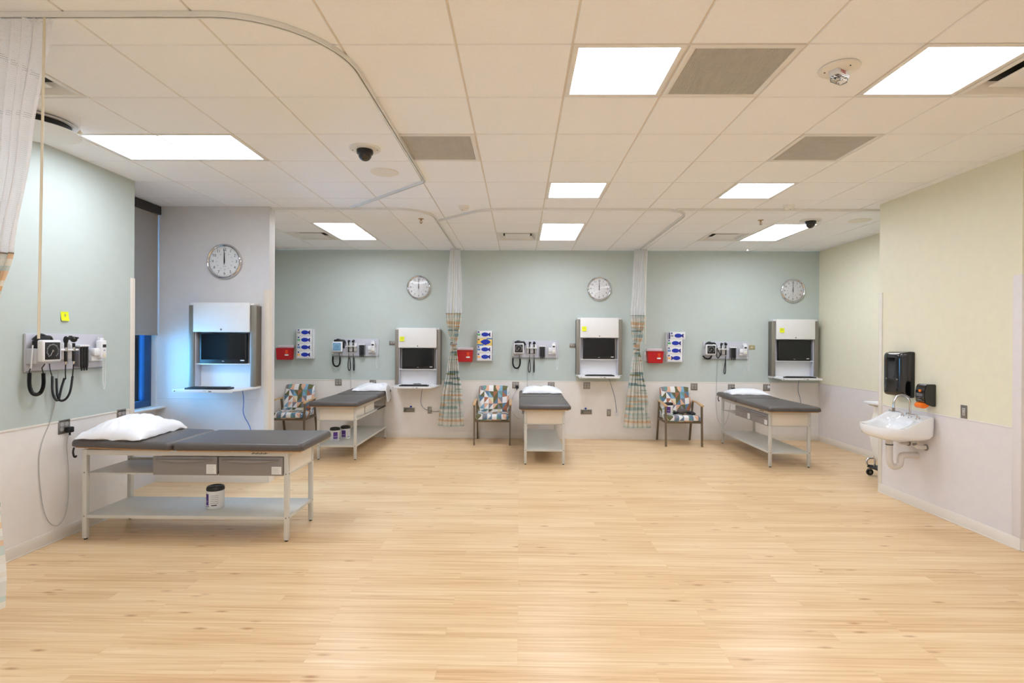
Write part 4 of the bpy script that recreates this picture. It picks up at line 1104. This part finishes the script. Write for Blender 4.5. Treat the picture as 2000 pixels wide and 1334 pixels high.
# ------------------------------------------------------------------ glove boxes
def glove_box(label, loc, accent, style=0, dx=0, flip=False):
    t = thing('glove_box', label, 'glove box', (loc[0] + dx, loc[1], loc[2]), 0, 'stacked disposable glove boxes')
    w, h, d = .125, .0615, .085
    m = MB(); m.box(-w, w, -d, 0, -h, h, M_wplast if style != 2 else M_yprint, bev=.002)
    if style == 2: m.box(-w, -.02, -d - .0006, -d + .001, -h, -h + .022, M_lblue); m.box(.03, w, -d - .0006, -d + .001, h - .018, h, M_lblue)
    m.box(-w - .0006, -w + .001, -d + .01, -.01, -h + .01, h - .01, M_navy)
    m.box(-.115, -.09, -d - .0008, -d, .028, .052, M_navy)
    m.box(-.12, -.075, -d - .0008, -d, -.018, .014, accent)
    m.text('M' if style != 1 else 'L', .022, M_wplast, at(-.097, -d - .001, -.002))
    m.build('carton', t)
    m = MB(); sgn = -1 if flip else 1; n = 24; f = Matrix.Translation((.015, 0, 0)) @ at(0, -d - .0016, 0)
    if style == 2:
        m.prism([(.085 * math.cos(2 * PI * k / n), .036 * math.sin(2 * PI * k / n) * (1 - .25 * math.cos(4 * PI * k / n))) for k in range(n)], 0, .0012, M_blue, f); m.prism([(-.06, -.02), (-.03, -.045), (.01, -.055), (.02, -.03)], 0, .0014, M_blue, f)
    else:
        m.prism([(sgn * (-.01 + .062 * math.cos(2 * PI * k / n)), .035 * math.sin(2 * PI * k / n)) for k in range(n)][::sgn], 0, .0012, M_blue, f)
        q = [(.045, .010), (.062, .026), (.082, .034), (.078, .0), (.082, -.036), (.062, -.028), (.045, -.010)]
        m.prism([(sgn * a, b) for a, b in q][::-sgn], 0, .0010, M_navy if style != 1 else M_blue, f)
    m.build('hand_opening', t)
    return t
accs = {0: [M_gprint, M_green, M_lblue, M_gold], 1: [M_green, M_gold, M_lblue, M_gold], 2: [M_gprint, M_green, M_lblue, M_gold]}
for b, (x, ztop, bay) in enumerate(((-3.645, 1.848, 'left'), (-.585, 1.829, 'middle'), (2.62, 1.826, 'right'))):
    t = thing('glove_box_holder', 'wire and plastic rack holding glove boxes in the %s bay' % bay, 'glove box holder', (x, YB, ztop - .505), 0, 'wall racks for glove boxes')
    m = MB(); m.box(-.14, .14, -.006, 0, 0, .505, M_gplast, bev=.002); m.build('back_panel', t)
    m = MB()
    for s in (-1, 1): m.box(s * .137 - .002, s * .137 + .002, -.095, 0, .0, .505, M_wplast)
    m.box(-.137, .137, -.095, 0, -.004, .0, M_wplast)
    for k in range(1, 4): m.box(-.137, .137, -.085, 0, k * .1255 - .001, k * .1255 + .001, M_wplast)
    m.build('shelves', t)
    for k, pos in enumerate(('topmost', 'second from top', 'third from top', 'lowest')):
        st = 2 if (b == 1 and k == 1) else 0
        look = {(1, 1): 'yellow and blue', }.get((b, k), 'white with %s mark' % ['grey', 'green', 'light blue', 'amber'][k])
        if b == 2 and k == 0: look = 'white, sticking out sideways,'
        glove_box('glove box, %s, %s in the %s bay stack' % (look, pos, bay), (x, YB - .008, ztop - .0625 - k * .1255), accs[b][k], st, .045 if (b == 2 and k == 0) else .0, b == 2 and k == 3)

# ------------------------------------------------------------------ sink
SX = 5.495
t = thing('wall_sink', 'white porcelain wall sink on the near right wall', 'sink', (XR, SX, 0), -PI / 2)
def se(a, rx, ry, n):
    c, s = math.cos(a), math.sin(a)
    return (math.copysign(abs(c) ** (2 / n), c) * rx, math.copysign(abs(s) ** (2 / n), s) * ry)
NS = 64
def outer(k, sc_=1.0, z=0, back=0.0):
    a = 2 * PI * k / NS; nn = 6.0 if math.sin(a) > 0 else 2.7
    x, y = se(a, .285 * sc_, .25 * sc_, nn); y = y - .25
    if back and math.sin(a) > 0: pass
    return x, min(y, -.001)
def rim(y):
    f = max(0, min(1, (y + .36) / .30)); f = f * f * (3 - 2 * f)
    return .828 + .112 * f
def inner(k, sc_=1.0, dz=0):
    a = 2 * PI * k / NS; x, y = se(a, .225 * sc_, .165 * sc_, 2.6)
    return x, y - .30
m = MB(); rg = []
rg.append([(outer(k, .45)[0], outer(k, .45)[1] * 1.0 - .0, .685) for k in range(NS)])
rg.append([(outer(k, .80)[0], outer(k, .80)[1], .715) for k in range(NS)])
rg.append([(outer(k, .93)[0], outer(k, .93)[1], .735) for k in range(NS)])
rg.append([(*outer(k, .985), .765) for k in range(NS)])
rg.append([(*outer(k, 1.0), rim(outer(k)[1]) - .014) for k in range(NS)])
rg.append([(*outer(k, .985), rim(outer(k)[1])) for k in range(NS)])
rg.append([(inner(k, 1.04)[0], inner(k, 1.04)[1], rim(inner(k, 1.04)[1]) - .002 if inner(k)[1] < -.3 else min(rim(inner(k, 1.04)[1]), .885)) for k in range(NS)])
for sc_, z in ((1.0, .84), (.95, .81), (.8, .765), (.55, .74), (.15, .73)):
    rg.append([(*inner(k, sc_), min(z, rim(inner(k, sc_)[1]) - .008)) for k in range(NS)])
m.rings(rg, M_porc); m.build('basin', t, sharp=60)
m = MB(); m.lathe([(0, 0), (.022, 0), (.022, .003), (0, .004)], M_chrome, 20, M=Matrix.Translation((0, -.30, .73))); m.build('drain', t)
SD = Matrix.Translation((0, 0, -.035))
m = MB(); m.cyl((0, -.075, .925), (0, -.075, .955), .02, M_chrome, 20, r2=.016, bev=.002)
m.tube([(0, -.075, .94), (0, -.075, 1.06)] + [(0, -.155 + .08 * math.cos(a), 1.09 + .08 * math.sin(a)) for a in [PI * q / 10 for q in range(0, 11)]] + [(0, -.238, 1.07), (0, -.240, 1.03)], .0105, M_chrome, 14)
m.cyl((0, -.240, 1.04), (0, -.240, 1.005), .013, M_steel, 16); bmesh.ops.transform(m.bm, matrix=SD, verts=m.bm.verts); m.build('faucet', t)
for s in (-1, 1):
    m = MB(); x = s * .105
    m.cyl((x, -.075, .925), (x, -.075, .95), .022, M_chrome, 20, r2=.018, bev=.003); m.cyl((x, -.075, .95), (x, -.075, .975), .012, M_chrome, 14)
    m.tube([(x, -.075, .972), (x + s * .02, -.11, .985), (x + s * .02, -.16, .985), (x + s * .02, -.20, 1.0)], lambda f: .006 + .005 * f, M_chrome, 10, 2)
    bmesh.ops.transform(m.bm, matrix=SD, verts=m.bm.verts); m.build('wrist_handle', t)
m = MB(); m.tube([(0, -.28, .70), (0, -.28, .55), (0, -.28, .46), (0, -.25, .41), (0, -.20, .41), (0, -.17, .44), (0, -.17, .50), (0, -.15, .53), (0, -.07, .53), (0, -.0, .53)], .031, M_pipe, 16, 1)
m.cyl((0, -.28, .63), (0, -.28, .64), .034, M_black, 16); m.build('drain_trap', t)
for s, z in ((-1, .66), (1, .66)):
    m = MB(); x = s * .12
    m.tube([(x * .6, -.10, .71), (x * .8, -.10, .67), (x, -.10, .64), (x, -.06, .63), (x, .0, .63)], .021, M_pipe, 12, 1)
    m.cyl((x, -.10, .66), (x, -.13, .66), .012, M_steel, 12); m.cyl((x, -.004, .63), (x, -.009, .63), .032, M_steel, 18)
    m.build('supply_pipe', t)

t = thing('paper_towel_dispenser', 'black glossy paper towel dispenser on the wall above the sink', 'paper towel dispenser', (XR, 5.69, 1.335), -PI / 2)
m = MB(); m.box(-.16, .16, -.05, 0, -.235, .235, M_black, bev=.012, seg=3); m.build('back_case', t)
m = MB(); n = 16
def tw(x, z):
    u = x / .16; v = z / .235
    e = max(0, 1 - abs(u) ** 5) ** .5 * max(0, 1 - abs(v) ** 14) ** .5
    return (x * .998, -.045 - .095 * e, z)
m.rings([[tw(-.16 + .32 * i / 30, -.235 + .47 * k / 40) for i in range(31)] for k in range(41)], M_blackg, closed=False); m.build('cover', t, sharp=70)
m = MB()
for x, z in ((-.06, -.05), (.095, -.05)): m.cyl((x, -.13, z), (x, -.144, z), .008, M_steel, 14)
m.build('lock', t)

t = thing('soap_dispenser', 'black soap dispenser with orange push lever right of the sink', 'soap dispenser', (XR, 5.315, 1.145), -PI / 2)
m = MB(); n = 10
prof = [(0, -.10), (0, .115), (-.085, .115), (-.10, .10), (-.112, .05), (-.115, .0), (-.108, -.06), (-.095, -.075), (-.03, -.10)]
m.rings([[(x, y, z) for y, z in prof] for x in (-.062, .062)], M_blackg)
bmesh.ops.bevel(m.bm, geom=m.bm.edges[:], offset=.005, segments=2, affect='EDGES'); m.build('case', t)
m = MB(); m.rings([[(x, y, z) for y, z in ((-.05, -.095), (-.06, -.065), (-.10, -.062), (-.130, -.075), (-.135, -.095), (-.12, -.118), (-.09, -.12))] for x in (-.05, .05)], M_orange)
bmesh.ops.bevel(m.bm, geom=m.bm.edges[:], offset=.006, segments=2, affect='EDGES'); m.build('push_lever', t)
m = MB(); m.box(-.012, .018, -.1165, -.108, .038, .062, M_orange, bev=.002); m.text('SOAP', .018, M_gprint, at(0.0, -.1165, .016)) if False else None
for k, (w, z) in enumerate(((.04, .022), (.042, .012), (.036, .002), (.016, -.015), (.022, -.035))): m.box(-w, w, -.1163, -.110, z - .003, z + .0015, M_gprint)
m.build('printed_label', t)

# ------------------------------------------------------------------ linen hamper behind the right wall end
t = thing('linen_hamper', 'white bagged linen hamper on casters just beyond the end of the right wall', 'laundry hamper', (4.61, 6.62, 0))
m = MB(); m.box(-.27, .27, -.24, .24, .90, .928, M_wplast, bev=.008); m.build('lid', t)
m = MB(); rg = []
for k in range(15):
    f = k / 14; z = .22 + .655 * f; s_ = .78 + .16 * math.sin(PI * min(1, f * 1.1)) + .04 * f
    rg.append([(math.copysign(abs(math.cos(a)) ** .6, math.cos(a)) * 0.285 * s_ * (1 + .03 * math.sin(9 * a + 3 * f)), math.copysign(abs(math.sin(a)) ** .6, math.sin(a)) * .21 * s_ * (1 + .03 * math.cos(7 * a)), z) for a in [2 * PI * q / 56 for q in range(56)]])
m.rings(rg, M_bag); m.build('bag', t, sharp=80)
m = MB(); m.tube([(-.22, -.19, .888), (.22, -.19, .888), (.22, .19, .888), (-.22, .19, .888), (-.22, -.19, .888)], .011, M_ivory, 8)
for sx_ in (-1, 1): m.tube([(sx_ * .19, .14, .888), (sx_ * .19, .14, .22), (sx_ * .19, .14, .12)], .011, M_chrome, 8)
for sy in (-1, 1):
    m.tube([(-.16, sy * .20, .215), (-.22, sy * .20, .215), (-.25, sy * .20, .19), (-.25, sy * .20, .145), (-.22, sy * .20, .12), (.22, sy * .20, .12)], .011, M_chrome, 10, 2)
m.box(-.24, .24, -.21, .21, .10, .118, M_black, bev=.004); m.build('stand', t)
for x, y in ((-.21, -.2), (.21, -.2), (.21, .2), (-.21, .2)):
    m = MB(); m.cyl((x, y - .012, .042), (x, y + .012, .042), .042, M_black, 24, bev=.006); m.cyl((x, y - .015, .042), (x, y + .015, .042), .018, M_steel, 14); m.cyl((x, y, .07), (x, y, .11), .009, M_steel, 10)
    m.box(x - .02, x + .02, y - .018, y + .018, .070, .085, M_steel, bev=.004); m.build('caster', t)
